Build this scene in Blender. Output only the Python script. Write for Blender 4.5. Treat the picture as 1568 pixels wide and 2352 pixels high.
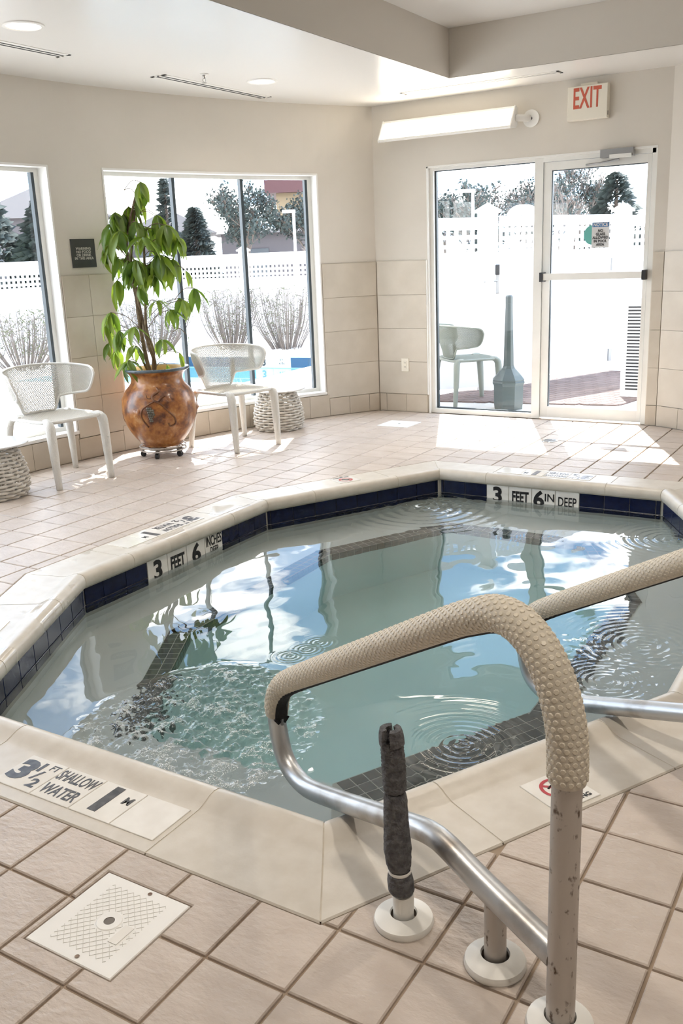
import bpy, math, random
import numpy as np
from mathutils import Matrix, Vector
from mathutils.geometry import tessellate_polygon

for _o in list(bpy.data.objects):
    bpy.data.objects.remove(_o, do_unlink=True)
SC = bpy.context.scene
COL = SC.collection
random.seed(7)
RNG = np.random.default_rng(7)

# ------------------------------------------------------------------ camera
CAM_F = Vector((-0.5084165, 0.8189065, -0.2662796))
CAM_R = Vector((0.8545339, 0.5179520, -0.0386997))
CAM_U = Vector((-0.1062286, 0.2472205, 0.9631186))
CAM_P = Vector((0, 0, 1.4))
FOCAL_PX = 2120.5
cd = bpy.data.cameras.new('camera')
cd.sensor_fit = 'VERTICAL'
cd.sensor_height = 36.0
cd.sensor_width = 24.0
cd.lens = 36.0 * FOCAL_PX / 2352
cd.clip_end = 400
cam = bpy.data.objects.new('camera', cd)
COL.objects.link(cam)
cam.matrix_world = Matrix(((CAM_R.x, CAM_U.x, -CAM_F.x, CAM_P.x), (CAM_R.y, CAM_U.y, -CAM_F.y, CAM_P.y),
                           (CAM_R.z, CAM_U.z, -CAM_F.z, CAM_P.z), (0, 0, 0, 1)))
SC.camera = cam

# ------------------------------------------------------------------ colour management
SC.view_settings.view_transform = 'Standard'
SC.view_settings.look = 'None'
SC.view_settings.gamma = 1.0
SC.view_settings.use_curve_mapping = False
SC.view_settings.exposure = -1.38
SC.cycles.max_bounces = 9
SC.cycles.diffuse_bounces = 5
SC.cycles.glossy_bounces = 4
SC.cycles.transmission_bounces = 6
SC.cycles.transparent_max_bounces = 12
SC.cycles.sample_clamp_indirect = 8.0
SC.cycles.caustics_reflective = False
SC.cycles.blur_glossy = 0.3
SC.cycles.use_adaptive_sampling = True
SC.cycles.adaptive_threshold = 0.12
SC.cycles.adaptive_min_samples = 20

# ------------------------------------------------------------------ world: blue sky with broken white cloud
SKY = 10.0
w = bpy.data.worlds.new('world')
SC.world = w
w.use_nodes = True
nt = w.node_tree
nt.nodes.clear()
def WN(t, **k):
    n = nt.nodes.new(t)
    for a, b in k.items():
        setattr(n, a, b)
    return n
wo = WN('ShaderNodeOutputWorld')
bg = WN('ShaderNodeBackground')
bg.inputs[1].default_value = SKY
tc = WN('ShaderNodeTexCoord')
sx = WN('ShaderNodeSeparateXYZ')
nt.links.new(tc.outputs['Generated'], sx.inputs[0])
zz = WN('ShaderNodeMath', operation='MAXIMUM')
zz.inputs[1].default_value = 0.0
nt.links.new(sx.outputs[2], zz.inputs[0])
za = WN('ShaderNodeMath', operation='ADD')
za.inputs[1].default_value = 0.18
nt.links.new(zz.outputs[0], za.inputs[0])
dv = WN('ShaderNodeVectorMath', operation='DIVIDE')
cb = WN('ShaderNodeCombineXYZ')
for k in range(3):
    nt.links.new(za.outputs[0], cb.inputs[k])
nt.links.new(tc.outputs['Generated'], dv.inputs[0])
nt.links.new(cb.outputs[0], dv.inputs[1])
nz = WN('ShaderNodeTexNoise')
nz.inputs['Scale'].default_value = 2.1
nz.inputs['Detail'].default_value = 6.0
nz.inputs['Roughness'].default_value = 0.55
nt.links.new(dv.outputs[0], nz.inputs['Vector'])
cr = WN('ShaderNodeValToRGB')
cr.color_ramp.elements[0].position = 0.46
cr.color_ramp.elements[1].position = 0.535
nt.links.new(nz.outputs['Fac'], cr.inputs[0])
gr = WN('ShaderNodeMix', data_type='RGBA')
gr.inputs['A'].default_value = (0.62, 0.80, 1.0, 1)
gr.inputs['B'].default_value = (0.13, 0.42, 0.95, 1)
gz = WN('ShaderNodeMath', operation='POWER')
gz.inputs[1].default_value = 0.6
nt.links.new(zz.outputs[0], gz.inputs[0])
nt.links.new(gz.outputs[0], gr.inputs['Factor'])
mx = WN('ShaderNodeMix', data_type='RGBA')
mx.inputs['B'].default_value = (2.3, 2.3, 2.3, 1)
nt.links.new(gr.outputs['Result'], mx.inputs['A'])
nt.links.new(cr.outputs[0], mx.inputs['Factor'])
nt.links.new(mx.outputs['Result'], bg.inputs[0])
nt.links.new(bg.outputs[0], wo.inputs[0])

# ------------------------------------------------------------------ sun (patches on the floor fix its direction)
sd = bpy.data.lights.new('sun', 'SUN')
sd.energy = 38.0
sd.angle = math.radians(0.53)
sd.color = (1.0, 0.97, 0.93)
sun = bpy.data.objects.new('sun', sd)
COL.objects.link(sun)
sun.rotation_euler = Vector((0.325, -0.715, -1.0)).to_track_quat('-Z', 'Y').to_euler()

# ------------------------------------------------------------------ plan of the place
ACX, ACY, AR = 0.8115, 4.042, 6.11            # curved window wall: centre and radius
YD = 7.53                                      # door wall
HC = 2.64                                      # ceiling
HT = 2.975                                     # raised ceiling
HW = 1.345                                     # tile wainscot
def arc(th, r=AR, z=0.0):
    t = math.radians(th)
    return Vector((ACX - r * math.cos(t), ACY + r * math.sin(t), z))
TH_END = 34.84
TH_BEG = -36.0
WINS = {1: (-11.6, 6.92), 2: (11.16, 29.66), 3: (-30.1, -15.9)}
ZS, ZT = 0.225, 2.09                            # window sill and head

def portal(a, b, z0, z1, name='window_portal'):
    a = Vector(a); b = Vector(b)
    ld = bpy.data.lights.new(name, 'AREA')
    ld.shape = 'RECTANGLE'
    d = (b - a)
    ld.size = d.length
    ld.size_y = z1 - z0
    ld.cycles.is_portal = True
    o = bpy.data.objects.new(name, ld)
    COL.objects.link(o)
    m = (a + b) / 2
    n = Vector((d.y, -d.x, 0)).normalized()      # towards the room
    rgt = d.normalized()
    up = n.cross(rgt) * -1
    up = Vector((0, 0, 1))
    zax = -n
    xax = up.cross(zax)
    o.matrix_world = Matrix(((xax.x, up.x, zax.x, m.x), (xax.y, up.y, zax.y, m.y), (xax.z, up.z, zax.z, (z0 + z1) / 2), (0, 0, 0, 1)))
for k, (a, b) in WINS.items():
    portal(arc(a, AR + .24).to_2d().to_3d(), arc(b, AR + .24).to_2d().to_3d(), ZS - .1, ZT + .1)
portal((-3.75, YD + .30, 0), (-1.72, YD + .30, 0), -.02, 2.2)

# ------------------------------------------------------------------ materials
def nodes(name):
    m = bpy.data.materials.new(name)
    m.use_nodes = True
    t = m.node_tree
    return m, t, t.nodes['Principled BSDF'], t.nodes['Material Output']
def C4(c):
    return (c[0], c[1], c[2], 1.0)
def mat(name, col, rough=.5, metal=0.0, col2=None, nscale=8.0, bump=0.0, bscale=60.0, bdist=.004, detail=4.0, rnd=0.0, spec=.5, lo=.35, hi=.65, stretch=None, coat=0.0):
    m, t, p, out = nodes(name)
    p.inputs['Base Color'].default_value = C4(col)
    p.inputs['Roughness'].default_value = rough
    p.inputs['Metallic'].default_value = metal
    p.inputs['Specular IOR Level'].default_value = spec
    p.inputs['Coat Weight'].default_value = coat
    L = t.links.new
    if col2 is not None or bump or rnd:
        tcn = t.nodes.new('ShaderNodeTexCoord')
        oi = t.nodes.new('ShaderNodeObjectInfo')
        vm = t.nodes.new('ShaderNodeVectorMath'); vm.operation = 'MULTIPLY_ADD'
        vm.inputs[1].default_value = (1, 1, 1)
        sc = t.nodes.new('ShaderNodeMath'); sc.operation = 'MULTIPLY'; sc.inputs[1].default_value = 37.0
        L(oi.outputs['Random'], sc.inputs[0])
        L(tcn.outputs['Object'], vm.inputs[0]); L(sc.outputs[0], vm.inputs[2])
        vec = vm.outputs[0]
        if stretch:
            mp = t.nodes.new('ShaderNodeMapping'); mp.inputs['Scale'].default_value = stretch
            L(vec, mp.inputs[0]); vec = mp.outputs[0]
    cur = None
    if col2 is not None:
        n = t.nodes.new('ShaderNodeTexNoise'); n.inputs['Scale'].default_value = nscale; n.inputs['Detail'].default_value = detail
        L(vec, n.inputs['Vector'])
        r = t.nodes.new('ShaderNodeMapRange'); r.inputs[1].default_value = lo; r.inputs[2].default_value = hi
        L(n.outputs['Fac'], r.inputs[0])
        x = t.nodes.new('ShaderNodeMix'); x.data_type = 'RGBA'
        x.inputs['A'].default_value = C4(col); x.inputs['B'].default_value = C4(col2)
        L(r.outputs[0], x.inputs['Factor'])
        cur = x.outputs['Result']
    if rnd:
        h = t.nodes.new('ShaderNodeHueSaturation')
        if cur is None:
            h.inputs['Color'].default_value = C4(col)
        else:
            L(cur, h.inputs['Color'])
        r = t.nodes.new('ShaderNodeMapRange'); r.inputs[3].default_value = 1 - rnd; r.inputs[4].default_value = 1 + rnd
        L(oi.outputs['Random'], r.inputs[0]); L(r.outputs[0], h.inputs['Value'])
        cur = h.outputs[0]
    if cur is not None:
        L(cur, p.inputs['Base Color'])
    if bump:
        n = t.nodes.new('ShaderNodeTexNoise'); n.inputs['Scale'].default_value = bscale; n.inputs['Detail'].default_value = 5.0
        L(vec, n.inputs['Vector'])
        b = t.nodes.new('ShaderNodeBump'); b.inputs['Strength'].default_value = bump; b.inputs['Distance'].default_value = bdist
        L(n.outputs['Fac'], b.inputs['Height']); L(b.outputs[0], p.inputs['Normal'])
    return m

def glassy(name, f0, tint=(1, 1, 1), rough=0.0):
    """thin clear sheet: mirror share by Schlick, the rest passes straight through"""
    m = bpy.data.materials.new(name); m.use_nodes = True
    t = m.node_tree; t.nodes.clear(); L = t.links.new
    out = t.nodes.new('ShaderNodeOutputMaterial')
    g = t.nodes.new('ShaderNodeNewGeometry')
    d = t.nodes.new('ShaderNodeVectorMath'); d.operation = 'DOT_PRODUCT'
    L(g.outputs['Normal'], d.inputs[0]); L(g.outputs['Incoming'], d.inputs[1])
    a = t.nodes.new('ShaderNodeMath'); a.operation = 'ABSOLUTE'; L(d.outputs['Value'], a.inputs[0])
    s = t.nodes.new('ShaderNodeMath'); s.operation = 'SUBTRACT'; s.inputs[0].default_value = 1; L(a.outputs[0], s.inputs[1])
    q = t.nodes.new('ShaderNodeMath'); q.operation = 'POWER'; q.inputs[1].default_value = 5; L(s.outputs[0], q.inputs[0])
    r = t.nodes.new('ShaderNodeMapRange'); r.inputs[3].default_value = f0; r.inputs[4].default_value = 1; L(q.outputs[0], r.inputs[0])
    tr = t.nodes.new('ShaderNodeBsdfTransparent'); tr.inputs[0].default_value = C4(tint)
    gl = t.nodes.new('ShaderNodeBsdfGlossy'); gl.inputs['Roughness'].default_value = rough
    mx_ = t.nodes.new('ShaderNodeMixShader')
    L(r.outputs[0], mx_.inputs[0]); L(tr.outputs[0], mx_.inputs[1]); L(gl.outputs[0], mx_.inputs[2])
    L(mx_.outputs[0], out.inputs[0])
    return m
def emit(name, col, s):
    m, t, p, out = nodes(name)
    p.inputs['Base Color'].default_value = C4(col)
    p.inputs['Emission Color'].default_value = C4(col)
    p.inputs['Emission Strength'].default_value = s
    return m

def wetspots(m, lo=.57, hi=.60, dry=.36, wet=.05, scale=3.2):
    t = m.node_tree; p = t.nodes['Principled BSDF']; L = t.links.new
    g = t.nodes.new('ShaderNodeNewGeometry')
    n = t.nodes.new('ShaderNodeTexNoise'); n.inputs['Scale'].default_value = scale; n.inputs['Detail'].default_value = 3
    L(g.outputs['Position'], n.inputs['Vector'])
    r = t.nodes.new('ShaderNodeMapRange'); r.inputs[1].default_value = lo; r.inputs[2].default_value = hi; r.inputs[3].default_value = dry; r.inputs[4].default_value = wet
    L(n.outputs['Fac'], r.inputs[0]); L(r.outputs[0], p.inputs['Roughness'])
def leafmat(name, a, b, tr, tint=(2.6, 2.3, .9, 1)):
    m = bpy.data.materials.new(name); m.use_nodes = True
    t = m.node_tree; L = t.links.new
    p = t.nodes['Principled BSDF']; out = t.nodes['Material Output']
    oi = t.nodes.new('ShaderNodeObjectInfo')
    x = t.nodes.new('ShaderNodeMix'); x.data_type = 'RGBA'
    x.inputs['A'].default_value = C4(a); x.inputs['B'].default_value = C4(b)
    L(oi.outputs['Random'], x.inputs['Factor'])
    L(x.outputs['Result'], p.inputs['Base Color'])
    p.inputs['Roughness'].default_value = .35
    tl = t.nodes.new('ShaderNodeBsdfTranslucent')
    bc = t.nodes.new('ShaderNodeMix'); bc.data_type = 'RGBA'; bc.blend_type = 'MULTIPLY'; bc.inputs['Factor'].default_value = 1
    L(x.outputs['Result'], bc.inputs['A']); bc.inputs['B'].default_value = tint
    L(bc.outputs['Result'], tl.inputs[0])
    ms = t.nodes.new('ShaderNodeMixShader'); ms.inputs[0].default_value = tr
    L(p.outputs[0], ms.inputs[1]); L(tl.outputs[0], ms.inputs[2]); L(ms.outputs[0], out.inputs[0])
    return m
M = {}
M['paint'] = mat('wall_paint', (.66, .62, .56), .55, col2=(.63, .59, .53), nscale=1.5, bump=.05, bscale=180)
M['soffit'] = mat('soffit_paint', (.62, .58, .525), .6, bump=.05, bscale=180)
M['ceil'] = mat('ceiling_paint', (.76, .745, .72), .28, bump=.02, bscale=30)
M['white'] = mat('white_paint', (.84, .835, .81), .4)
M['whitem'] = mat('white_metal', (.83, .83, .80), .35, col2=(.76, .755, .72), nscale=3)
M['walltile'] = mat('wall_tile', (.60, .55, .475), .35, col2=(.545, .495, .42), nscale=5, detail=6, rnd=.03, bump=.08, bscale=40)
M['basetile'] = mat('base_tile', (.55, .49, .41), .35, col2=(.50, .44, .36), nscale=6, rnd=.04, bump=.06)
M['grout'] = mat('grout', (.29, .215, .155), .9, col2=(.40, .32, .245), nscale=4)
M['wgrout'] = mat('wall_grout', (.45, .39, .31), .9)
M['floortile'] = mat('floor_tile', (.57, .495, .435), .40, col2=(.51, .435, .375), nscale=9, detail=6, rnd=.05, bump=.75, bscale=38, bdist=.006, stretch=(1, 1.8, 1))
M['coping'] = mat('coping_stone', (.655, .615, .55), .34, col2=(.585, .54, .47), nscale=13, detail=8, rnd=.03, bump=.12, bscale=120, bdist=.002)
M['navy'] = mat('navy_tile', (.005, .008, .030), .14, col2=(.008, .013, .048), nscale=30, rnd=.25, bump=.15, bscale=60, spec=.3)
M['copingwet'] = M['coping'].copy()
wetspots(M['copingwet'], .53, .56)
M['marker'] = mat('marker_tile', (.84, .825, .79), .12, col2=(.78, .76, .72), nscale=14)
M['ink'] = mat('black_ink', (.012, .012, .014), .3)
M['inkworn'] = mat('worn_ink', (.02, .02, .022), .3, col2=(.09, .085, .085), nscale=40)
M['red'] = mat('red_ink', (.45, .03, .045), .3)
M['plaster'] = mat('pool_plaster', (.93, .94, .90), .6, col2=(.89, .905, .875), nscale=2, detail=5)
M['step'] = mat('step_tile', (.075, .068, .06), .3, col2=(.115, .105, .092), nscale=25, rnd=.3)
M['poolgrout'] = mat('pool_grout', (.62, .60, .54), .8)
M['steel'] = mat('brushed_steel', (.54, .55, .56), .38, metal=.95, col2=(.30, .27, .24), nscale=9, detail=10, lo=.50, hi=.74, bump=.04, bscale=200)
M['steelold'] = mat('stained_steel', (.50, .465, .43), .42, metal=.45, col2=(.11, .075, .055), nscale=75, detail=6, lo=.60, hi=.70, bump=.06, bscale=150, stretch=(1, 1, .55))
M['chrome'] = mat('chrome', (.6, .6, .6), .15, metal=1.0)
M['grip'] = mat('grip_sleeve', (.62, .565, .475), .5, col2=(.56, .51, .425), nscale=12, bump=.15, bscale=400)
M['gripdot'] = mat('grip_dots', (.66, .60, .49), .42)
M['black'] = mat('black_fabric', (.012, .012, .013), .7)
M['blackplastic'] = mat('black_plastic', (.02, .02, .022), .4)
M['foam'] = mat('grey_foam', (.09, .091, .098), .8, col2=(.16, .16, .168), nscale=70, bump=1.0, bscale=70, bdist=.02)
M['plastic'] = mat('white_plastic', (.86, .85, .81), .38)
M['pvc'] = mat('pvc_cover', (.89, .885, .86), .4, col2=(.84, .83, .80), nscale=5)
M['rust'] = mat('rusty_metal', (.33, .26, .20), .5, metal=.6, col2=(.12, .055, .03), nscale=30)
M['weave'] = mat('white_weave', (.66, .645, .605), .5, bump=.9, bscale=130, bdist=.004)
M['basket'] = mat('basket_weave', (.62, .585, .525), .5, col2=(.54, .505, .45), nscale=20)
M['tabletop'] = mat('table_top', (.72, .73, .73), .12)
M['dark'] = mat('dark_gasket', (.035, .05, .06), .35)
M['signgrey'] = mat('sign_grey', (.045, .047, .045), .5)
M['letter'] = mat('sign_letter', (.62, .60, .55), .5)
M['exitbody'] = mat('exit_body', (.80, .76, .66), .4)
M['exitred'] = mat('exit_red', (.52, .10, .055), .4)
M['notice'] = leafmat('notice_paper', (.66, .66, .66), (.66, .66, .66), .10, (1, 1, 1, 1))
M['noticeblue'] = mat('notice_blue', (.02, .14, .36), .4)
M['teal'] = mat('teal_disc', (.12, .46, .42), .4)
M['glass'] = glassy('window_glass', .045, (.97, .985, .98))
M['lamp'] = emit('lamp_lens', (1.0, .94, .85), 7.0)
M['tube'] = emit('fluorescent_lens', (1.0, .93, .80), 4.0)
M['slot'] = mat('vent_slot', (.02, .02, .022), .8)
M['vent'] = mat('vent_white', (.80, .785, .75), .4)
M['pot'] = None
M['bark'] = mat('bark', (.20, .145, .085), .75, col2=(.11, .075, .045), nscale=30, bump=.4, bscale=60)
M['soil'] = mat('soil', (.06, .04, .025), .95)
M['concrete'] = mat('concrete', (.62, .60, .57), .7, col2=(.56, .54, .51), nscale=2)
M['brick'] = mat('paver', (.155, .108, .095), .8, col2=(.12, .083, .073), nscale=12, rnd=.15)
M['vinyl'] = mat('white_vinyl', (.80, .80, .80), .45)
M['smoker'] = mat('smoker_plastic', (.055, .075, .075), .35)
M['silver'] = mat('silver_metal', (.32, .32, .32), .4, metal=.6)
M['twig'] = mat('twig', (.15, .125, .11), .85)
M['cgrout'] = mat('coping_grout', (.60, .55, .47), .8, col2=(.50, .45, .37), nscale=20)
M['conifer'] = mat('conifer', (.040, .056, .050), .8, col2=(.028, .040, .038), nscale=2)
M['bush'] = mat('bush', (.10, .12, .045), .8)
M['trunk'] = mat('tree_trunk', (.11, .085, .07), .9)
M['cream'] = mat('cream_wall', (.24, .18, .11), .8)
M['roofred'] = mat('red_eave', (.075, .028, .03), .7)
M['house'] = mat('house_wall', (.085, .075, .08), .8)
M['houseroof'] = mat('house_roof', (.16, .15, .15), .8)
M['pane'] = mat('dark_pane', (.06, .07, .08), .2)
M['pooltile'] = mat('outdoor_tile', (.01, .05, .11), .3)
M['poolblue'] = mat('outdoor_plaster', (.50, .62, .66), .6)

M['leaf'] = leafmat('leaf', (.06, .12, .022), (.15, .22, .05), .38)

# ------------------------------------------------------------------ mesh helpers
def wm(o):
    m = o.matrix_basis.copy()
    while o.parent:
        o = o.parent
        m = o.matrix_basis @ m
    return m
def link(o, parent=None):
    COL.objects.link(o)
    if parent is not None:
        o.parent = parent
    return o
def tag(o, label=None, cat=None, group=None, kind=None):
    if label: o['label'] = label
    if cat: o['category'] = cat
    if group: o['group'] = group
    if kind: o['kind'] = kind
    return o
def thing(name, label, cat, loc=(0, 0, 0), rz=0.0, group=None, kind=None):
    o = bpy.data.objects.new(name, None)
    o.empty_display_size = .1
    link(o)
    o.location = loc
    o.rotation_euler = (0, 0, rz)
    return tag(o, label, cat, group, kind)
class MB:
    def __init__(s):
        s.v = []; s.f = []
    def add(s, vs, fs):
        b = len(s.v)
        s.v += [tuple(p) for p in vs]
        s.f += [tuple(i + b for i in f) for f in fs]
        return s
    def box(s, lo, hi):
        x0, y0, z0 = lo; x1, y1, z1 = hi
        return s.add([(x0, y0, z0), (x1, y0, z0), (x1, y1, z0), (x0, y1, z0), (x0, y0, z1), (x1, y0, z1), (x1, y1, z1), (x0, y1, z1)],
                     [(3, 2, 1, 0), (4, 5, 6, 7), (0, 1, 5, 4), (1, 2, 6, 5), (2, 3, 7, 6), (3, 0, 4, 7)])
    def obox(s, o, ax, ay, az, lx, ly, lz):
        """box centred on o along unit axes ax ay az with full lengths"""
        o = Vector(o); ax = Vector(ax); ay = Vector(ay); az = Vector(az)
        vs = [o + ax * (a * lx / 2) + ay * (b * ly / 2) + az * (c * lz / 2) for c in (-1, 1) for a, b in ((-1, -1), (1, -1), (1, 1), (-1, 1))]
        return s.add(vs, [(3, 2, 1, 0), (4, 5, 6, 7), (0, 1, 5, 4), (1, 2, 6, 5), (2, 3, 7, 6), (3, 0, 4, 7)])
    def bbox(s, o, ax, ay, az, lx, ly, lz, bv):
        """box with its top (+az) edges chamfered by bv"""
        o = Vector(o); ax = Vector(ax); ay = Vector(ay); az = Vector(az)
        vs = []
        for c, k in ((-lz / 2, 0), (lz / 2 - bv, 0), (lz / 2, bv)):
            for a, b in ((-1, -1), (1, -1), (1, 1), (-1, 1)):
                vs.append(o + ax * a * (lx / 2 - k) + ay * b * (ly / 2 - k) + az * c)
        fs = [(3, 2, 1, 0), (8, 9, 10, 11)]
        for r in (0, 4):
            for i in range(4):
                j = (i + 1) % 4
                fs.append((r + i, r + j, r + 4 + j, r + 4 + i))
        return s.add(vs, fs)
    def prism(s, poly, z0, z1):
        n = len(poly)
        vs = [(p[0], p[1], z0) for p in poly] + [(p[0], p[1], z1) for p in poly]
        fs = [tuple(reversed(range(n))), tuple(range(n, 2 * n))]
        fs += [(i, (i + 1) % n, n + (i + 1) % n, n + i) for i in range(n)]
        return s.add(vs, fs)
    def tube(s, pts, rad, seg=10, caps=True, closed=False):
        pts = [Vector(p) for p in pts]
        n = len(pts)
        rs = rad if hasattr(rad, '__len__') else [rad] * n
        up = None; vs = []
        for i, p in enumerate(pts):
            if closed:
                t = pts[(i + 1) % n] - pts[i - 1]
            else:
                t = pts[min(i + 1, n - 1)] - pts[max(i - 1, 0)]
            t.normalize()
            if up is None:
                up = t.orthogonal().normalized()
            up = (up - t * up.dot(t))
            if up.length < 1e-6:
                up = t.orthogonal()
            up.normalize()
            b = t.cross(up)
            for k in range(seg):
                a = 2 * math.pi * k / seg
                vs.append(p + (up * math.cos(a) + b * math.sin(a)) * rs[i])
        fs = []
        for i in range(n if closed else n - 1):
            j = (i + 1) % n
            for k in range(seg):
                l = (k + 1) % seg
                fs.append((i * seg + k, i * seg + l, j * seg + l, j * seg + k))
        if caps and not closed:
            fs.append(tuple(reversed(range(seg))))
            fs.append(tuple(range((n - 1) * seg, n * seg)))
        return s.add(vs, fs)
    def lathe(s, prof, seg=32, o=(0, 0, 0), cap0=False, cap1=False):
        vs = []
        for r, z in prof:
            for k in range(seg):
                a = 2 * math.pi * k / seg
                vs.append((o[0] + r * math.cos(a), o[1] + r * math.sin(a), o[2] + z))
        fs = []
        for i in range(len(prof) - 1):
            for k in range(seg):
                l = (k + 1) % seg
                fs.append((i * seg + k, i * seg + l, (i + 1) * seg + l, (i + 1) * seg + k))
        if cap0: fs.append(tuple(reversed(range(seg))))
        if cap1: fs.append(tuple(range((len(prof) - 1) * seg, len(prof) * seg)))
        return s.add(vs, fs)
    def arcbox(s, t0, t1, z0, z1, r0, r1, step=1.2):
        n = max(1, int(math.ceil((t1 - t0) / step)))
        vs = []
        for i in range(n + 1):
            t = t0 + (t1 - t0) * i / n
            vs += [arc(t, r0, z0), arc(t, r1, z0), arc(t, r1, z1), arc(t, r0, z1)]
        fs = [(0, 1, 2, 3), tuple(4 * n + k for k in (3, 2, 1, 0))]
        for i in range(n):
            for k in range(4):
                l = (k + 1) % 4
                fs.append((4 * i + l, 4 * i + k, 4 * i + 4 + k, 4 * i + 4 + l))
        return s.add(vs, fs)
    def mesh(s, name):
        me = bpy.data.meshes.new(name)
        me.from_pydata(s.v, [], s.f)
        me.update()
        return me
    def build(s, name, m, parent=None, smooth=False, local=False, label=None, cat=None, group=None, kind=None, autos=None):
        if parent is not None and not local:
            iv = wm(parent).inverted()
            s.v = [tuple(iv @ Vector(p)) for p in s.v]
        me = s.mesh(name)
        me.materials.append(M[m] if isinstance(m, str) else m)
        o = bpy.data.objects.new(name, me)
        link(o, parent)
        if smooth:
            me.shade_smooth()
            if autos:
                try:
                    me.set_sharp_from_angle(angle=math.radians(autos))
                except Exception:
                    pass
        return tag(o, label, cat, group, kind)
def inst(me, name, parent=None, loc=(0, 0, 0), rot=None, scale=None):
    o = bpy.data.objects.new(name, me)
    link(o, parent)
    o.location = loc
    if rot is not None: o.rotation_euler = rot
    if scale is not None: o.scale = scale
    return o
def text(s, size, m, parent, o, right, up, bold=0.0, name='lettering', sx=1.0, ext=.0004, spacing=1.0, line=1.0):
    cu = bpy.data.curves.new(name, 'FONT')
    cu.body = s; cu.size = size; cu.align_x = 'CENTER'; cu.align_y = 'CENTER'
    cu.offset = bold; cu.extrude = ext; cu.resolution_u = 3
    cu.space_character = spacing; cu.space_line = line
    tmp = bpy.data.objects.new(name, cu)
    me = bpy.data.meshes.new_from_object(tmp)
    bpy.data.objects.remove(tmp); bpy.data.curves.remove(cu)
    me.materials.clear(); me.materials.append(M[m])
    ob = bpy.data.objects.new(name, me)
    link(ob, parent)
    r = Vector(right).normalized(); u = Vector(up).normalized(); n = r.cross(u)
    W = Matrix(((r.x * sx, u.x, n.x, o[0]), (r.y * sx, u.y, n.y, o[1]), (r.z * sx, u.z, n.z, o[2]), (0, 0, 0, 1)))
    ob.matrix_basis = (wm(parent).inverted() @ W) if parent is not None else W
    return ob
def smoothpath(pts, n=6):
    """Catmull-Rom through the points"""
    P = [Vector(p) for p in pts]
    P = [P[0] * 2 - P[1]] + P + [P[-1] * 2 - P[-2]]
    out = []
    for i in range(1, len(P) - 2):
        a, b, c, d = P[i - 1], P[i], P[i + 1], P[i + 2]
        for k in range(n):
            t = k / n
            out.append(.5 * ((2 * b) + (c - a) * t + (2 * a - 5 * b + 4 * c - d) * t * t + (3 * b - a - 3 * c + d) * t ** 3))
    out.append(P[-2].copy())
    return out
def clip(poly, a, b):
    """keep the side left of a->b"""
    out = []
    n = len(poly)
    dx, dy = b[0] - a[0], b[1] - a[1]
    s = [dx * (p[1] - a[1]) - dy * (p[0] - a[0]) for p in poly]
    for i in range(n):
        j = (i + 1) % n
        if s[i] >= 0: out.append(poly[i])
        if (s[i] > 0 and s[j] < 0) or (s[i] < 0 and s[j] > 0):
            t = s[i] / (s[i] - s[j])
            out.append((poly[i][0] + (poly[j][0] - poly[i][0]) * t, poly[i][1] + (poly[j][1] - poly[i][1]) * t))
    return out
def area(p):
    return abs(sum(p[i][0] * p[(i + 1) % len(p)][1] - p[(i + 1) % len(p)][0] * p[i][1] for i in range(len(p)))) / 2
def inter(poly, cv):
    for i in range(len(cv)):
        poly = clip(poly, cv[i], cv[(i + 1) % len(cv)])
        if len(poly) < 3: return []
    return poly
def diff(poly, cv):
    """poly minus convex ccw polygon, as convex pieces"""
    out = []
    for i in range(len(cv)):
        a, b = cv[i], cv[(i + 1) % len(cv)]
        o = clip(poly, b, a)
        if len(o) >= 3 and area(o) > 2e-4: out.append(o)
        poly = clip(poly, a, b)
        if len(poly) < 3: break
    return out
def dedupe(p):
    out = []
    for q in p:
        if not out or math.hypot(q[0] - out[-1][0], q[1] - out[-1][1]) > 1e-4: out.append(q)
    if len(out) > 1 and math.hypot(out[0][0] - out[-1][0], out[0][1] - out[-1][1]) < 1e-4: out.pop()
    return out
def inset(poly, d):
    n = len(poly); out = []
    L = []
    for i in range(n):
        a, b = poly[i], poly[(i + 1) % n]
        l = math.hypot(b[0] - a[0], b[1] - a[1]) or 1e-9
        nx, ny = -(b[1] - a[1]) / l, (b[0] - a[0]) / l
        L.append((a[0] + nx * d, a[1] + ny * d, b[0] - a[0], b[1] - a[1]))
    for i in range(n):
        p, q = L[i - 1], L[i]
        det = p[2] * q[3] - p[3] * q[2]
        if abs(det) < 1e-12:
            out.append((q[0], q[1])); continue
        t = ((q[0] - p[0]) * q[3] - (q[1] - p[1]) * q[2]) / det
        out.append((p[0] + p[2] * t, p[1] + p[3] * t))
    return out
def tilepiece(mb, poly, z=0.0, bv=.003, th=.009):
    poly = dedupe(poly)
    if len(poly) < 3: return
    n = len(poly); inn = inset(poly, bv)
    vs = [(p[0], p[1], z - th) for p in poly] + [(p[0], p[1], z - bv) for p in poly] + [(p[0], p[1], z) for p in inn]
    fs = [tuple(range(2 * n, 3 * n))]
    for r in (0, n):
        fs += [(r + i, r + (i + 1) % n, r + n + (i + 1) % n, r + n + i) for i in range(n)]
    mb.add(vs, fs)
def project(p):
    d = Vector(p) - CAM_P
    z = d.dot(CAM_F)
    if z < .05: return None
    return (784 + FOCAL_PX * d.dot(CAM_R) / z, 1176 - FOCAL_PX * d.dot(CAM_U) / z, z)

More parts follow.
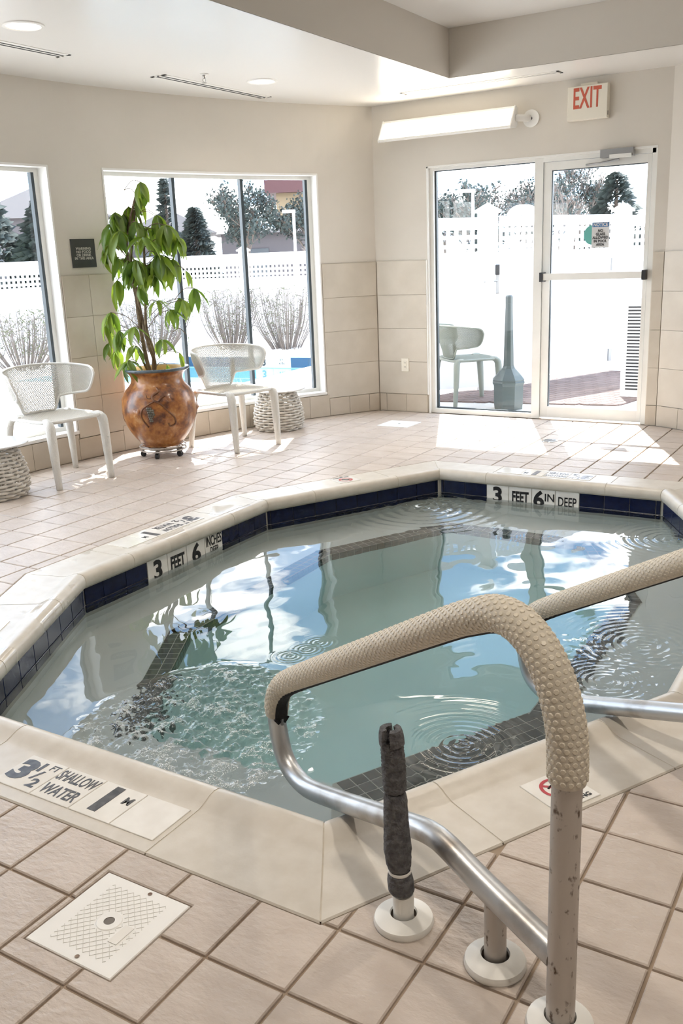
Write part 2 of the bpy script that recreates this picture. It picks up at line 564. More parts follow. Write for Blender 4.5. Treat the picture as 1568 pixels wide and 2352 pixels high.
def inside(p, cv):
    return all((cv[(i + 1) % len(cv)][0] - cv[i][0]) * (p[1] - cv[i][1]) - (cv[(i + 1) % len(cv)][1] - cv[i][1]) * (p[0] - cv[i][0]) > 0 for i in range(len(cv)))
def cut(poly, cv):
    """poly minus convex polygon as one outline where the two cross exactly twice, else as convex pieces"""
    n = len(poly); m = len(cv)
    ev = []
    for i in range(n):
        p, q = poly[i], poly[(i + 1) % n]
        for k in range(m):
            a, b = cv[k], cv[(k + 1) % m]
            d = (q[0] - p[0]) * (b[1] - a[1]) - (q[1] - p[1]) * (b[0] - a[0])
            if abs(d) < 1e-12: continue
            t = ((a[0] - p[0]) * (b[1] - a[1]) - (a[1] - p[1]) * (b[0] - a[0])) / d
            s = ((a[0] - p[0]) * (q[1] - p[1]) - (a[1] - p[1]) * (q[0] - p[0])) / d
            if 0 <= t < 1 and 0 <= s < 1: ev.append((i + t, k + s, (p[0] + (q[0] - p[0]) * t, p[1] + (q[1] - p[1]) * t)))
    if not ev:
        if inside(poly[0], cv): return []
        return [poly]
    if len(ev) != 2: return diff(poly, cv)
    ev.sort()
    e0, e1 = ev
    mid = (e0[0] + e1[0]) / 2
    i = int(mid); f = mid - i
    pm = (poly[i][0] + (poly[(i + 1) % n][0] - poly[i][0]) * f, poly[i][1] + (poly[(i + 1) % n][1] - poly[i][1]) * f)
    if not inside(pm, cv):
        st, en = e0, e1
        idx = [k for k in range(n) if e0[0] < k < e1[0]]
    else:
        st, en = e1, e0
        idx = [k for k in range(n) if k > e1[0]] + [k for k in range(n) if k < e0[0]]
    out = [st[2]] + [poly[k] for k in idx] + [en[2]]
    # back along the convex outline from en to st, clockwise
    k = en[1]; tgt = st[1]
    ks = []
    j = int(math.floor(k))
    span = (k - tgt) % m
    while True:
        dist_ = (k - j) % m
        if dist_ >= span: break
        ks.append(j % m); j -= 1
        if len(ks) > m: break
    pts = [cv[q] for q in ks]
    out += pts
    out = dedupe(out)
    if len(out) < 3 or area(out) < 3e-4: return []
    return [out]

# ================================================================== room shell
ROOM = [tuple(arc(TH_BEG + (TH_END - TH_BEG) * i / 40)[:2]) for i in range(41)]
ROOM += [(-1.68, YD), (1.2, 6.06), (2.7, 3.4), (2.7, -2.6), (-1.8, -2.6)]
ROOM = ROOM[::-1]                               # counter-clockwise
PV = [(-1.16, 1.725), (-.56, 2.835), (-.56, 4.295), (-1.16, 5.405), (-2.58, 5.405), (-3.18, 4.295), (-3.18, 2.835), (-2.58, 1.725)]
def off(u):
    return inset(PV, -u)
CW = .318                                       # coping width
def fill(outer, holes, z):
    polys = [[Vector((p[0], p[1], 0)) for p in outer]] + [[Vector((p[0], p[1], 0)) for p in h] for h in holes]
    tri = tessellate_polygon(polys)
    flat = [p for q in polys for p in q]
    fs = []
    for t in tri:
        a, b, c = (flat[i] for i in t)
        s = (b.x - a.x) * (c.y - a.y) - (b.y - a.y) * (c.x - a.x)
        fs.append(tuple(t) if s > 0 else tuple(reversed(t)))
    return MB().add([(p.x, p.y, z) for p in flat], fs)

floor = fill(inset(ROOM, -.10), [off(CW - .02)], -.008).build('floor', 'grout', None, kind='structure', label='beige square ceramic floor tiles with brown grout around the spa', cat='floor')

# floor tiles
PITCH = .2032
GX, GY = -.316, 1.41
HALF = PITCH / 2 - .0038
COVER = [(-1.517, 1.058), (-1.255, 1.058), (-1.255, 1.316), (-1.517, 1.316)]
COVER2 = [(-3.83, 6.79), (-3.535, 6.79), (-3.535, 7.065), (-3.83, 7.065)]
ROOM_IN = inset(ROOM, .012)
COP_OUT = off(CW + .004)
tiles = []
for i in range(-26, 15):
    for j in range(-19, 32):
        cx, cy = GX + (i + .5) * PITCH, GY + (j + .5) * PITCH
        sq = [(cx - HALF, cy - HALF), (cx + HALF, cy - HALF), (cx + HALF, cy + HALF), (cx - HALF, cy + HALF)]
        pc = inter(sq, ROOM_IN)
        if len(pc) < 3 or area(pc) < 3e-4: continue
        pcs = cut(pc, COP_OUT)
        for cv in (COVER, COVER2):
            pcs = [r for q in pcs for r in cut(q, cv)]
        if not pcs: continue
        full = abs(sum(area(q) for q in pcs) - 4 * HALF * HALF) < 1e-6
        pr = project((cx, cy, 0))
        vis = 0
        if pr and -90 < pr[0] < 1660 and 900 < pr[1] < 2450:
            vis = 1.0 / pr[2] ** 2 / pr[2]
        tiles.append((vis, cx, cy, full, pcs))
tiles.sort(key=lambda t: -t[0])
fm = MB(); tilepiece(fm, [(-HALF, -HALF), (HALF, -HALF), (HALF, HALF), (-HALF, HALF)]); fm = fm.mesh('floor_tile'); fm.materials.append(M['floortile'])
rest = MB()
for n, (vis, cx, cy, full, pcs) in enumerate(tiles):
    if n < 300 and vis > 0:
        dz = random.uniform(-.0006, .0006)
        if full:
            inst(fm, 'floor_tile', floor, (cx, cy, dz))
        else:
            b = MB()
            for q in pcs: tilepiece(b, [(x - cx, y - cy) for x, y in q])
            me = b.mesh('floor_tile'); me.materials.append(M['floortile'])
            inst(me, 'floor_tile', floor, (cx, cy, dz))
    else:
        for q in pcs: tilepiece(rest, q)
rest.build('distant_floor_tiles', 'floortile', floor, kind='stuff')

# ------------------------------------------------------------------ curved window wall
TW = .15
wl = MB()
edges = [TH_BEG]
for k in (3, 1, 2): edges += list(WINS[k])
edges.append(TH_END)
for k in range(0, len(edges), 2):
    wl.arcbox(edges[k], edges[k + 1], -.05, HC, AR, AR + TW)
for k in (1, 2, 3):
    wl.arcbox(WINS[k][0], WINS[k][1], -.05, ZS - .02, AR, AR + TW)
    wl.arcbox(WINS[k][0], WINS[k][1], ZT, HC, AR, AR + TW)
wall_left = wl.build('wall_left', 'paint', None, kind='structure', label='curved beige window wall with tiled wainscot', cat='wall')
def arctile(t0, t1, z0, z1, name, m, parent, proud=.012, g=.0016):
    dg = math.degrees(g / AR)
    b = MB(); b.arcbox(t0 + dg, t1 - dg, z0 + g, z1 - g, AR - proud, AR + .002)
    return b.build(name, m, parent)
ROWS = [.165, .46, .755, 1.05, HW]
dth = math.degrees(.61 / AR)
for (t0, t1), joints in (((6.98, 11.1), (9.15,)), ((29.72, TH_END - .08), ()), ((-15.8, -11.65), (-13.7,)), ((TH_BEG, -30.2), (-33,))):
    for r in range(4):
        cuts = [t0] + list(joints) + [t1]
        for a, b in zip(cuts, cuts[1:]):
            arctile(a, b, ROWS[r], ROWS[r + 1], 'wall_tile', 'walltile', wall_left)
    MB().arcbox(t0, t1, ROWS[0], HW, AR - .008, AR).build('tile_bed', 'wgrout', wall_left)
# base tiles along the whole curve
bd = math.degrees(.205 / AR)
t = -22.0
while t < TH_END - .1:
    e = min(t + bd, TH_END - .1)
    inwin = any(a < (t + e) / 2 < b for a, b in WINS.values())
    arctile(t, e, .004, .197 if inwin else .163, 'base_tile', 'basetile', wall_left, proud=.016)
    t = e
MB().arcbox(TH_BEG, TH_END, 0, .16, AR - .01, AR).build('tile_bed', 'wgrout', wall_left)

# ------------------------------------------------------------------ door wall
DX0, DX1, DZ = -3.687, -1.772, 2.108
XC = arc(TH_END).x
wd = MB()
wd.box((XC - .15, YD, -.05), (DX0, YD + TW, HC))
wd.box((DX1, YD, -.05), (-1.66, YD + TW, HC))
wd.box((DX0, YD, DZ), (DX1, YD + TW, HC))
wall_back = wd.build('wall_back', 'paint', None, kind='structure', label='beige wall around the glazed exit door', cat='wall')
for r in range(4):
    for a, b in ((XC + .012, DX0 - .012), (DX1 + .006, -1.684)):
        MB().obox(((a + b) / 2, YD - .005, (ROWS[r] + ROWS[r + 1]) / 2), (1, 0, 0), (0, 1, 0), (0, 0, 1), b - a - .003, .014, ROWS[r + 1] - ROWS[r] - .003).build('wall_tile', 'walltile', wall_back)
for a, b in ((XC + .016, XC + .085), (XC + .085, XC + .29), (XC + .29, DX0 - .012), (DX1 + .004, -1.684)):
    MB().obox(((a + b) / 2, YD - .008, .083), (1, 0, 0), (0, 1, 0), (0, 0, 1), b - a - .003, .018, .158).build('base_tile', 'basetile', wall_back)
MB().box((DX0 - .012, YD - .012, .165), (DX0 - .001, YD + .003, HW)).build('edge_trim', 'white', wall_back)
MB().box((XC, YD - .003, 0), (DX0 - .012, YD, HW - .002)).build('tile_bed', 'wgrout', wall_back)
# ------------------------------------------------------------------ wall right of the door
ra, rb = Vector((-1.68, YD, 0)), Vector((1.2, 6.06, 0))
rd = (rb - ra).normalized(); rn = Vector((-rd.y, rd.x, 0))        # rn points out of the room
UP = Vector((0, 0, 1))
L = (rb - ra).length
wr = MB().obox(ra + rd * (L / 2) + rn * .075 + UP * (HC / 2 - .02), rd, rn, UP, L, .15, HC + .06)
wall_right = wr.build('wall_right', 'paint', None, kind='structure', label='angled beige wall beside the exit door', cat='wall')
for r in range(4):
    for k in range(4):
        a = .004 + k * .61
        MB().obox(ra + rd * (a + .305) - rn * .004 + UP * ((ROWS[r] + ROWS[r + 1]) / 2), rd, rn, UP, .607, .014, ROWS[r + 1] - ROWS[r] - .003).build('wall_tile', 'walltile', wall_right)
for k in range(8):
    MB().obox(ra + rd * (.006 + k * .205 + .1025) - rn * .006 + UP * .083, rd, rn, UP, .202, .018, .158).build('base_tile', 'basetile', wall_right)
def wallseg(a, b, name, lab):
    a = Vector((*a, 0)); b = Vector((*b, 0)); d = (b - a); l = d.length; d.normalize(); n = Vector((-d.y, d.x, 0))
    MB().obox((a + b) / 2 + n * .075 + UP * (HT / 2), d, n, UP, l + .1, .15, HT + .1).build(name, 'paint', None, kind='structure', label=lab, cat='wall')
wallseg((1.2, 6.06), (2.7, 3.4), 'wall_far_right', 'beige wall on the far right of the room')
wallseg((2.7, 3.4), (2.7, -2.6), 'wall_side', 'beige wall on the right side of the room')
wallseg((2.7, -2.6), (-1.8, -2.6), 'wall_front', 'beige wall behind the viewer')
bx, by = arc(TH_BEG)[:2]
wallseg((-1.8, -2.6), (bx, by), 'wall_near_left', 'beige wall to the left of the viewer')

# ------------------------------------------------------------------ ceiling with raised tray
TX0, TX1, TY0, TY1 = -3.132, 1.3, -.4, 6.795
ce = MB()
ROOF = inset(ROOM, -.12)
HOLE = [(TX0, TY0), (TX1, TY0), (TX1, 6.0), (1.05, TY1 - .85), (.2, TY1 - .4), (-.6, TY1), (TX0, TY1)]
HOLE = [(TX0, TY0), (TX1, TY0), (TX1, 5.0), (-.62, TY1), (TX0, TY1)]
ce = fill(ROOF, [HOLE], HC)
ce.f = [tuple(reversed(f)) for f in ce.f]
ceiling = ce.build('ceiling', 'ceil', None, kind='structure', label='white painted lower ceiling around a raised tray', cat='ceiling')
tp = MB(); tp.prism(inset(HOLE, -.3), HT, HT + .1)
tp.build('raised_panel', 'ceil', ceiling)
sf = MB()
for i in range(len(HOLE)):
    a = Vector((*HOLE[i], 0)); b = Vector((*HOLE[(i + 1) % len(HOLE)], 0))
    d = (b - a); l = d.length; d.normalize(); n = Vector((d.y, -d.x, 0))
    sf.obox((a + b) / 2 + n * .03 + UP * ((HC + HT) / 2 + .002), d, n, UP, l + .1, .06, HT - HC)
sf.build('trim_1', 'soffit', None, kind='structure', label='beige drop between lower and raised ceiling', cat='soffit')
MB().prism(inset(ROOM, -.4), HT + .1, HT + .25).build('roof_slab', 'white', ceiling)

# ------------------------------------------------------------------ windows in the curved wall
def make_window(k, nm, lab):
    t0, t1 = WINS[k]
    e = thing(nm, lab, 'window', arc((t0 + t1) / 2, AR + .1, ZS), kind='structure')
    dt = math.degrees(.012 / AR)
    # painted reveal lining
    for a, b, name in ((t0 - .02, t0 + dt, 'jamb'), (t1 - dt, t1 + .02, 'jamb')):
        MB().arcbox(a, b, ZS - .02, ZT, AR - .004, AR + TW).build(name, 'white', e)
    MB().arcbox(t0, t1, ZT - .012, ZT + .003, AR - .004, AR + TW).build('head', 'white', e)
    MB().arcbox(t0, t1, ZS - .022, ZS, AR - .02, AR + TW).build('sill', 'white', e)
    r0, r1 = AR + .10, AR + .14
    fw = math.degrees(.035 / AR)
    a0, a1 = t0 + dt, t1 - dt
    MB().arcbox(a0, a0 + fw, ZS, ZT - .012, r0, r1).build('frame', 'whitem', e)
    MB().arcbox(a1 - fw, a1, ZS, ZT - .012, r0, r1).build('frame', 'whitem', e)
    MB().arcbox(a0 + fw, a1 - fw, ZT - .04, ZT - .012, r0, r1).build('frame', 'whitem', e)
    MB().arcbox(a0 + fw, a1 - fw, ZS, ZS + .03, r0, r1).build('frame', 'whitem', e)
    b0, b1 = a0 + fw, a1 - fw
    gk = math.degrees(.014 / AR)
    MB().arcbox(b0, b0 + gk, ZS + .03, ZT - .04, r0 + .008, r1).build('gasket', 'dark', e)
    MB().arcbox(b1 - gk * 1.6, b1, ZS + .03, ZT - .04, r0 + .002, r1).build('gasket', 'dark', e)
    cuts = [b0, b0 + (b1 - b0) / 3 + .03, b0 + 2 * (b1 - b0) / 3 + .03, b1]
    for c in cuts[1:-1]:
        mw = math.degrees(.013 / AR)
        MB().arcbox(c - mw, c + mw, ZS + .03, ZT - .04, r0 - .004, r1).build('mullion', 'dark', e)
    for a, b in zip(cuts, cuts[1:]):
        p, q = arc(a, AR + .122), arc(b, AR + .122)
        MB().add([(p.x, p.y, ZS + .03), (q.x, q.y, ZS + .03), (q.x, q.y, ZT - .04), (p.x, p.y, ZT - .04)], [(0, 1, 2, 3)]).build('pane', 'glass', e)
make_window(1, 'window_1', 'left window partly cut off by the picture edge')
make_window(2, 'window_2', 'wide three-pane window behind the potted plant')
make_window(3, 'window_added', 'added unseen three-pane window further along the curved wall')  # out of view, put in to let more daylight into the room

# ------------------------------------------------------------------ sidelight and door
YF = YD + .055                                   # frame plane
e = thing('window_3', 'tall fixed sidelight left of the glass door', 'window', (-3.2, YF, 0), kind='structure')
def fr(x0, x1, z0, z1, parent, name='frame', m='whitem', y0=None, y1=None):
    return MB().box((x0, YF - .03 if y0 is None else y0, z0), (x1, YF + .04 if y1 is None else y1, z1)).build(name, m, parent)
fr(DX0, DX0 + .05, 0, DZ, e)
fr(-2.735, -2.665, 0, DZ, e, 'mullion')
fr(DX0 + .05, -2.735, DZ - .035, DZ, e)
fr(DX0 + .05, -2.735, 0, .04, e)
fr(DX0 + .05, DX0 + .064, .04, DZ - .035, e, 'gasket', 'dark', YF + .0, YF + .03)
fr(DX0 + .064, -2.735, .04, .05, e, 'gasket', 'dark', YF + .0, YF + .03)
fr(DX0 + .064, -2.735, DZ - .042, DZ - .035, e, 'gasket', 'dark', YF + .0, YF + .03)
MB().add([(DX0 + .064, YF + .02, .05), (-2.735, YF + .02, .05), (-2.735, YF + .02, DZ - .042), (DX0 + .064, YF + .02, DZ - .042)], [(0, 1, 2, 3)]).build('pane', 'glass', e)
MB().box((DX0 - .002, YD - .004, 0), (DX0 + .012, YF - .03, DZ)).build('jamb', 'white', e)
MB().box((DX0, YD - .004, DZ - .012), (DX1, YF - .03, DZ + .003)).build('head', 'white', e)

d = thing('door_1', 'white framed glass exit door with push bar', 'door', (-2.2, YF, 0), kind='structure')
fr(-2.665, -1.79, DZ - .045, DZ, d, 'frame')
fr(-1.815, DX1, 0, DZ, d, 'frame')
LX0, LX1, LZ0, LZ1 = -2.66, -1.82, .012, 2.06
SW = .062
fr(LX0, LX0 + SW, LZ0, LZ1, d, 'stile', 'whitem', YF - .02, YF + .02)
fr(LX1 - .03, LX1, LZ0, LZ1, d, 'stile', 'whitem', YF - .02, YF + .02)
fr(LX0 + SW, LX1 - .03, LZ1 - .062, LZ1, d, 'top_rail', 'whitem', YF - .02, YF + .02)
fr(LX0 + SW, LX1 - .03, LZ0, .105, d, 'bottom_rail', 'whitem', YF - .02, YF + .02)
fr(LX0 + SW, LX0 + SW + .007, .105, LZ1 - .062, d, 'gasket', 'dark', YF - .01, YF + .015)
fr(LX0 + SW, LX1 - .03, LZ1 - .069, LZ1 - .062, d, 'gasket', 'dark', YF - .01, YF + .015)
MB().add([(LX0 + SW, YF + .005, .105), (LX1 - .03, YF + .005, .105), (LX1 - .03, YF + .005, LZ1 - .062), (LX0 + SW, YF + .005, LZ1 - .062)], [(0, 1, 2, 3)]).build('pane', 'glass', d)
pb = MB().box((LX0 + .02, YF - .085, 1.15), (LX1 - .01, YF - .05, 1.203)).build('push_bar', 'whitem', d)
for x in (LX0 - .002, LX1 - .022):
    MB().box((x, YF - .092, 1.138), (x + .03, YF - .02, 1.212)).build('end_cap', 'blackplastic', pb)
cl = MB().box((-2.195, YF - .09, 2.052), (-1.945, YF - .03, 2.112)).build('door_closer', 'silver', d)
MB().box((-2.12, YF - .105, 2.044), (-1.955, YF - .088, 2.07)).build('closer_cover', 'whitem', cl)
MB().tube([(-2.055, YF - .06, 2.035), (-2.2, YF - .05, 2.02), (-2.32, YF - .03, 2.015)], .008, 6).build('closer_arm', 'silver', cl)
# notice on the door glass
ns = thing('notice_sign', 'white paper notice with blue heading on the door glass', 'sign', (-2.197, YF, 1.486))
MB().box((-2.266, YF - .001, 1.39), (-2.128, YF + .0035, 1.585)).build('sheet', 'notice', ns)
MB().box((-2.262, YF - .0022, 1.548), (-2.132, YF - .0008, 1.581)).build('heading', 'noticeblue', ns)
text('NOTICE', .034, 'notice', ns, (-2.197, YF - .003, 1.5645), (1, 0, 0), (0, 0, 1), .0012, sx=.92)
text('NO\nGLASS\nALLOWED\nIN POOL\nAREA', .0285, 'ink', ns, (-2.197, YF - .003, 1.466), (1, 0, 0), (0, 0, 1), .0008, line=.92, sx=.92)
MB().add(*(lambda s: ([(-2.265 + .068 * math.cos(a), YF + .008, 1.49 + .075 * math.sin(a)) for a in [2 * math.pi * k / 32 for k in range(32)]] + [(-2.265 + .068 * math.cos(a), YF + .011, 1.49 + .075 * math.sin(a)) for a in [2 * math.pi * k / 32 for k in range(32)]],
      [tuple(range(32)), tuple(reversed(range(32, 64)))] + [(k, (k + 1) % 32, 32 + (k + 1) % 32, 32 + k) for k in range(32)]))(0)).build('round_sticker', 'teal', None, label='round turquoise sticker on the door glass behind the notice', cat='sticker')

# ================================================================== spa pool
ZW = -.145                                       # water level
ZB, WB, ZF = -.36, .50, -1.02                    # bench level, bench width, floor level
pool = thing('spa_pool', 'octagonal sunken spa pool with pale rounded stone coping and navy tile band', 'pool', (-1.87, 3.565, 0))
PROF = [(.045, -.055), (.012, -.052), (.003, -.042), (0, -.022), (.002, -.004), (.010, .010), (.024, .018), (.042, .020), (.064, .0155), (.085, .007), (.102, .0015), (.115, 0), (.2, 0), (CW - .004, 0), (CW, -.004), (CW, -.05)]
def edge(i):
    a = Vector((*PV[i], 0)); b = Vector((*PV[(i + 1) % 8], 0))
    d = (b - a).normalized()
    return a, b, d, Vector((d.y, -d.x, 0)), (b - a).length
for i in range(8):
    a, b, dr, n, L = edge(i)
    js = [0, .325, L - .325, L]
    for k in range(3):
        mb = MB(); g = .0022
        vs = []
        for end in (0, 1):
            tpos = js[k + end]
            for u, z in PROF:
                if tpos == 0:
                    o_ = off(u)[i]; p = Vector((*o_, 0)) + dr * g
                elif tpos == L:
                    o_ = off(u)[(i + 1) % 8]; p = Vector((*o_, 0)) - dr * g
                else:
                    p = a + dr * (tpos + (g if end == 0 else -g)) + n * u
                vs.append((p.x, p.y, z))
        m_ = len(PROF)
        fs = [(q, q + m_, q + m_ + 1, q + 1) for q in range(m_ - 1)]
        fs += [tuple(range(m_)), tuple(reversed(range(m_, 2 * m_)))]
        fs = [tuple(reversed(f)) for f in fs]
        mb.add(vs, fs).build('coping_stone', 'copingwet' if i in (5, 6) else 'coping', pool, smooth=True, autos=40)
def ring(mb, u0, z0, u1, z1):
    A, B = off(u0), off(u1)
    for i in range(8):
        j = (i + 1) % 8
        mb.add([(*A[i], z0), (*A[j], z0), (*B[j], z1), (*B[i], z1)], [(0, 1, 2, 3)])
cbm = MB()
for (u0, z0), (u1, z1) in zip(PROF[1:], PROF[2:-2]): ring(cbm, u0 + .0012, z0 - .0014, u1 + .0012, z1 - .0014)
cbm.build('coping_grout', 'cgrout', pool)
sh = MB()
ring(sh, .029, -.05, .029, ZB); ring(sh, .029, ZB, -WB, ZB); ring(sh, -WB, ZB, -WB, ZF)
P_ = off(-WB); sh.add([(*p, ZF) for p in P_], [tuple(range(8))])
sh.build('shell', 'plaster', pool)
ug = MB(); ring(ug, .045, -.05, .026, -.05); ring(ug, .026, -.05, .026, -.285)
ug.build('tile_grout', 'poolgrout', pool)
# waterline band: upper and lower navy rows, white depth markers on two sides
TWD = .1524
def walltile(i, s0, s1, z0, z1, name, m, proud=0.0):
    a, b, dr, n, L = edge(i)
    c = a + dr * ((s0 + s1) / 2) + n * (.022 - proud)
    o = MB().bbox((0, 0, 0), (1, 0, 0), (0, 0, 1), (0, -1, 0), s1 - s0 - .004, z1 - z0 - .004, .008, .001)
    me = o.mesh(name); me.materials.append(M[m])
    ob = inst(me, name, pool)
    inw = -n
    right = -dr                                   # as read from inside the pool
    W = Matrix(((right.x, inw.x * -1, 0, c.x), (right.y, inw.y * -1, 0, c.y), (0, 0, 1, (z0 + z1) / 2), (0, 0, 0, 1)))
    ob.matrix_basis = wm(pool).inverted() @ W
    return ob, c, right, inw
WORDS = {5: ['3', 'FEET', '6', 'INCHES\nDEEP'], 3: ['3', 'FEET', '6 IN', 'DEEP'], 1: ['3', 'FEET', '6', 'INCHES\nDEEP'], 7: ['3', 'FEET', '6 IN', 'DEEP']}
for i in range(8):
    a, b, dr, n, L = edge(i)
    mk = WORDS.get(i)
    mid = L / 2 + (.08 if i == 3 else 0)
    cuts = []
    if mk:
        m0, m1 = mid - 2 * TWD, mid + 2 * TWD
        s = m0
        while s > .002: cuts.append((max(0, s - TWD), s)); s -= TWD
        s = m1
        while s < L - .002: cuts.append((s, min(L, s + TWD))); s += TWD
        for q in range(4):
            s0, s1 = m0 + q * TWD, m0 + (q + 1) * TWD
            ob, c, right, inw = walltile(i, s0, s1, -.203, -.052, 'depth_marker_tile', 'marker')
            wd_ = mk[3 - q]
            o = c + inw * .0052 + Vector((0, 0, -.1275))
            if len(wd_) == 1:
                text(wd_, .145, 'ink', ob, o + right * 0 + UP * .003, right, UP, .005, sx=1.0)
            elif wd_ == '6 IN':
                text('6', .145, 'ink', ob, o - right * .03 + UP * .003, right, UP, .005)
                text('IN', .07, 'ink', ob, o + right * .04 + UP * .022, right, UP, .001, sx=.95)
            elif wd_ == 'FEET':
                text(wd_, .098, 'ink', ob, o + UP * .006, right, UP, .0035, sx=.55)
            elif wd_ == 'DEEP':
                text(wd_, .085, 'ink', ob, o + UP * .004, right, UP, .0012, sx=.62)
            else:
                text('INCHES', .080, 'ink', ob, o + UP * .040, right, UP, .0014, sx=.50)
                text('DEEP', .050, 'ink', ob, o - UP * .014, right, UP, .0008, sx=.62)
    else:
        s = (L % TWD) / 2
        cuts.append((0, s))
        while s < L - .02: cuts.append((s, min(L, s + TWD))); s += TWD
    for s0, s1 in cuts:
        if s1 - s0 < .012: continue
        walltile(i, s0, s1, -.139, -.052, 'navy_tile', 'navy')
        walltile(i, s0, s1, -.228, -.140, 'navy_tile', 'navy')
# bench nosing of small dark mosaic tiles
ST = .0508
nm = MB().bbox((0, 0, 0), (1, 0, 0), (0, 1, 0), (0, 0, 1), ST - .0035, ST - .0035, .006, .0008).mesh('step_tile'); nm.materials.append(M['step'])
bulk = MB()
IN = off(-WB)
for i in range(8):
    a = Vector((*IN[i], ZB)); b = Vector((*IN[(i + 1) % 8], ZB))
    dr = (b - a).normalized(); n = Vector((dr.y, -dr.x, 0)); L = (b - a).length
    cnt = int(L / ST) + 2
    st = (L - cnt * ST) / 2
    for row in range(5 if i == 0 else 0 if i == 7 else 2):
        for q in range(cnt):
            s = st + (q + .5) * ST
            c = a + dr * s + n * (ST * (row + .5)) + UP * .002
            ext = ST * (row + .5) * math.tan(math.radians(24))
            if s < -ext * .9 or s > L + ext * .9: continue
            if i in (0, 1):
                ob = inst(nm, 'step_tile', pool)
                ob.matrix_basis = wm(pool).inverted() @ Matrix(((dr.x, n.x, 0, c.x), (dr.y, n.y, 0, c.y), (0, 0, 1, c.z), (0, 0, 0, 1)))
            else:
                bulk.bbox(c, dr, n, UP, ST - .0035, ST - .0035, .006, .0008)
    for row in range(0 if i == 7 else 2):
        for q in range(cnt):
            s = st + (q + .5) * ST
            if s < 0 or s > L: continue
            bulk.bbox(a + dr * s - UP * (ST * (row + .5)) - n * .001, dr, UP, -n, ST - .0035, ST - .0035, .006, .0008)
bulk.build('riser_tiles', 'step', pool, kind='stuff')
ng = MB()
def band(mb, i, u0, z0, u1, z1):
    A, B = off(u0), off(u1); j = (i + 1) % 8
    mb.add([(*A[i], z0), (*A[j], z0), (*B[j], z1), (*B[i], z1)], [(0, 1, 2, 3)])
for i in range(7):
    band(ng, i, -WB - .001, ZB + .0042, -WB + (5 if i == 0 else 2) * ST, ZB + .0042); band(ng, i, -WB - .0015, ZB - 2 * ST, -WB - .0015, ZB + .001)
ng.build('step_grout', 'poolgrout', pool)

# coping marker tiles (deck side)
def deckmark(c, right, up, kind):
    c = Vector(c); right = Vector(right).normalized(); up = Vector(up).normalized()
    o = MB().bbox(c, right, up, UP, TWD - .003, TWD - .003, .008, .0012).build('deck_marker_tile', 'marker', pool)
    z = UP * .0045
    T = lambda s, size, dx, dy, bold=0.0, sx=1.0, m='inkworn': text(s, size, m, o, c + right * dx + up * dy + z, right, up, bold, sx=sx)
    if kind == 'ft':
        T('3', .125, -.034, 0, .007, 1.1); T('1', .055, .006, .034, .003); T('/', .062, .024, -.002, .001, 1.3); T('2', .055, .046, -.036, .0018, 1.1); T('FT', .036, .048, .046, .0005, .85)
    elif kind == 'sw':
        T('SHALLOW', .064, 0, .034, .0013, .48); T('WATER', .064, 0, -.034, .0013, .60)
    elif kind == 'm':
        T('1', .150, -.012, 0, .008); T('M', .042, .050, .022, .0016, .9)
    elif kind == 'nd':
        r0, r1 = .036, .046
        vs = []; fs = []
        N = 40
        for k in range(N):
            a = 2 * math.pi * k / N
            for r in (r0, r1):
                p = c + right * (r * math.cos(a)) + up * (r * math.sin(a) + .012) + UP * .0048
                vs.append(p)
        for k in range(N):
            l = (k + 1) % N
            fs.append((2 * k, 2 * k + 1, 2 * l + 1, 2 * l))
        MB().add(vs, fs).build('prohibition_ring', 'red', o)
        q = Vector((0, 0, 0))
        MB().obox(c + up * .012 + UP * .0044, (right * .707 - up * .707), (right * .707 + up * .707), UP, .078, .009, .0012).build('prohibition_bar', 'red', o)
        MB().tube(smoothpath([c + right * -.022 + up * .02 + UP * .0047, c + right * -.005 + up * .026 + UP * .0047, c + right * .008 + up * .012 + UP * .0047, c + right * .024 + up * .0 + UP * .0047]), .003, 6).build('diver', 'ink', o)
        T('NO DIVING', .022, 0, -.056, .0006, 1.0, 'ink')
    return o
for q, k in enumerate(('ft', 'sw', 'm', 'blank')):
    deckmark((-2.11 + TWD * (q + .5), 1.528, -.001), (1, 0, 0), (0, 1, 0), k)
    deckmark((-3.40, 3.88 - TWD * (q + .5), -.001), (0, -1, 0), (1, 0, 0), k)
    deckmark((-1.62 - TWD * (q + .5), 5.615, -.001), (-1, 0, 0), (0, -1, 0), k)
for i in (0, 2, 4, 6):
    a, b, dr, n, L = edge(i)
    c = (a + b) / 2 + n * .225 + UP * -.001
    deckmark(c - dr * .035, dr, -n, 'nd')

# ------------------------------------------------------------------ water
def vnoise(x, y, sc, seed):
    r = np.random.default_rng(seed)
    g = r.standard_normal((256, 256))
    u = x / sc; v = y / sc
    iu = np.floor(u).astype(int); iv = np.floor(v).astype(int)
    fu = u - iu; fv = v - iv
    fu = fu * fu * fu * (fu * (6 * fu - 15) + 10); fv = fv * fv * fv * (fv * (6 * fv - 15) + 10)
    A = g[iu % 256, iv % 256]; B = g[(iu + 1) % 256, iv % 256]; C_ = g[iu % 256, (iv + 1) % 256]; D = g[(iu + 1) % 256, (iv + 1) % 256]
    return (A * (1 - fu) + B * fu) * (1 - fv) + (C_ * (1 - fu) + D * fu) * fv
STEP = .0052
ax = np.arange(-3.24, -.50, STEP); ay = np.arange(1.66, 5.47, STEP)
X, Y = np.meshgrid(ax, ay, indexing='ij')
H = np.zeros_like(X)
for k, (sc, am) in enumerate(((.55, .0022), (.30, .0012), (.16, .00050), (.07, .00012))):
    H += vnoise(X + 3.1 * k + 20, Y * .8 + 1.7 * k + 20, sc, 11 + k) * am
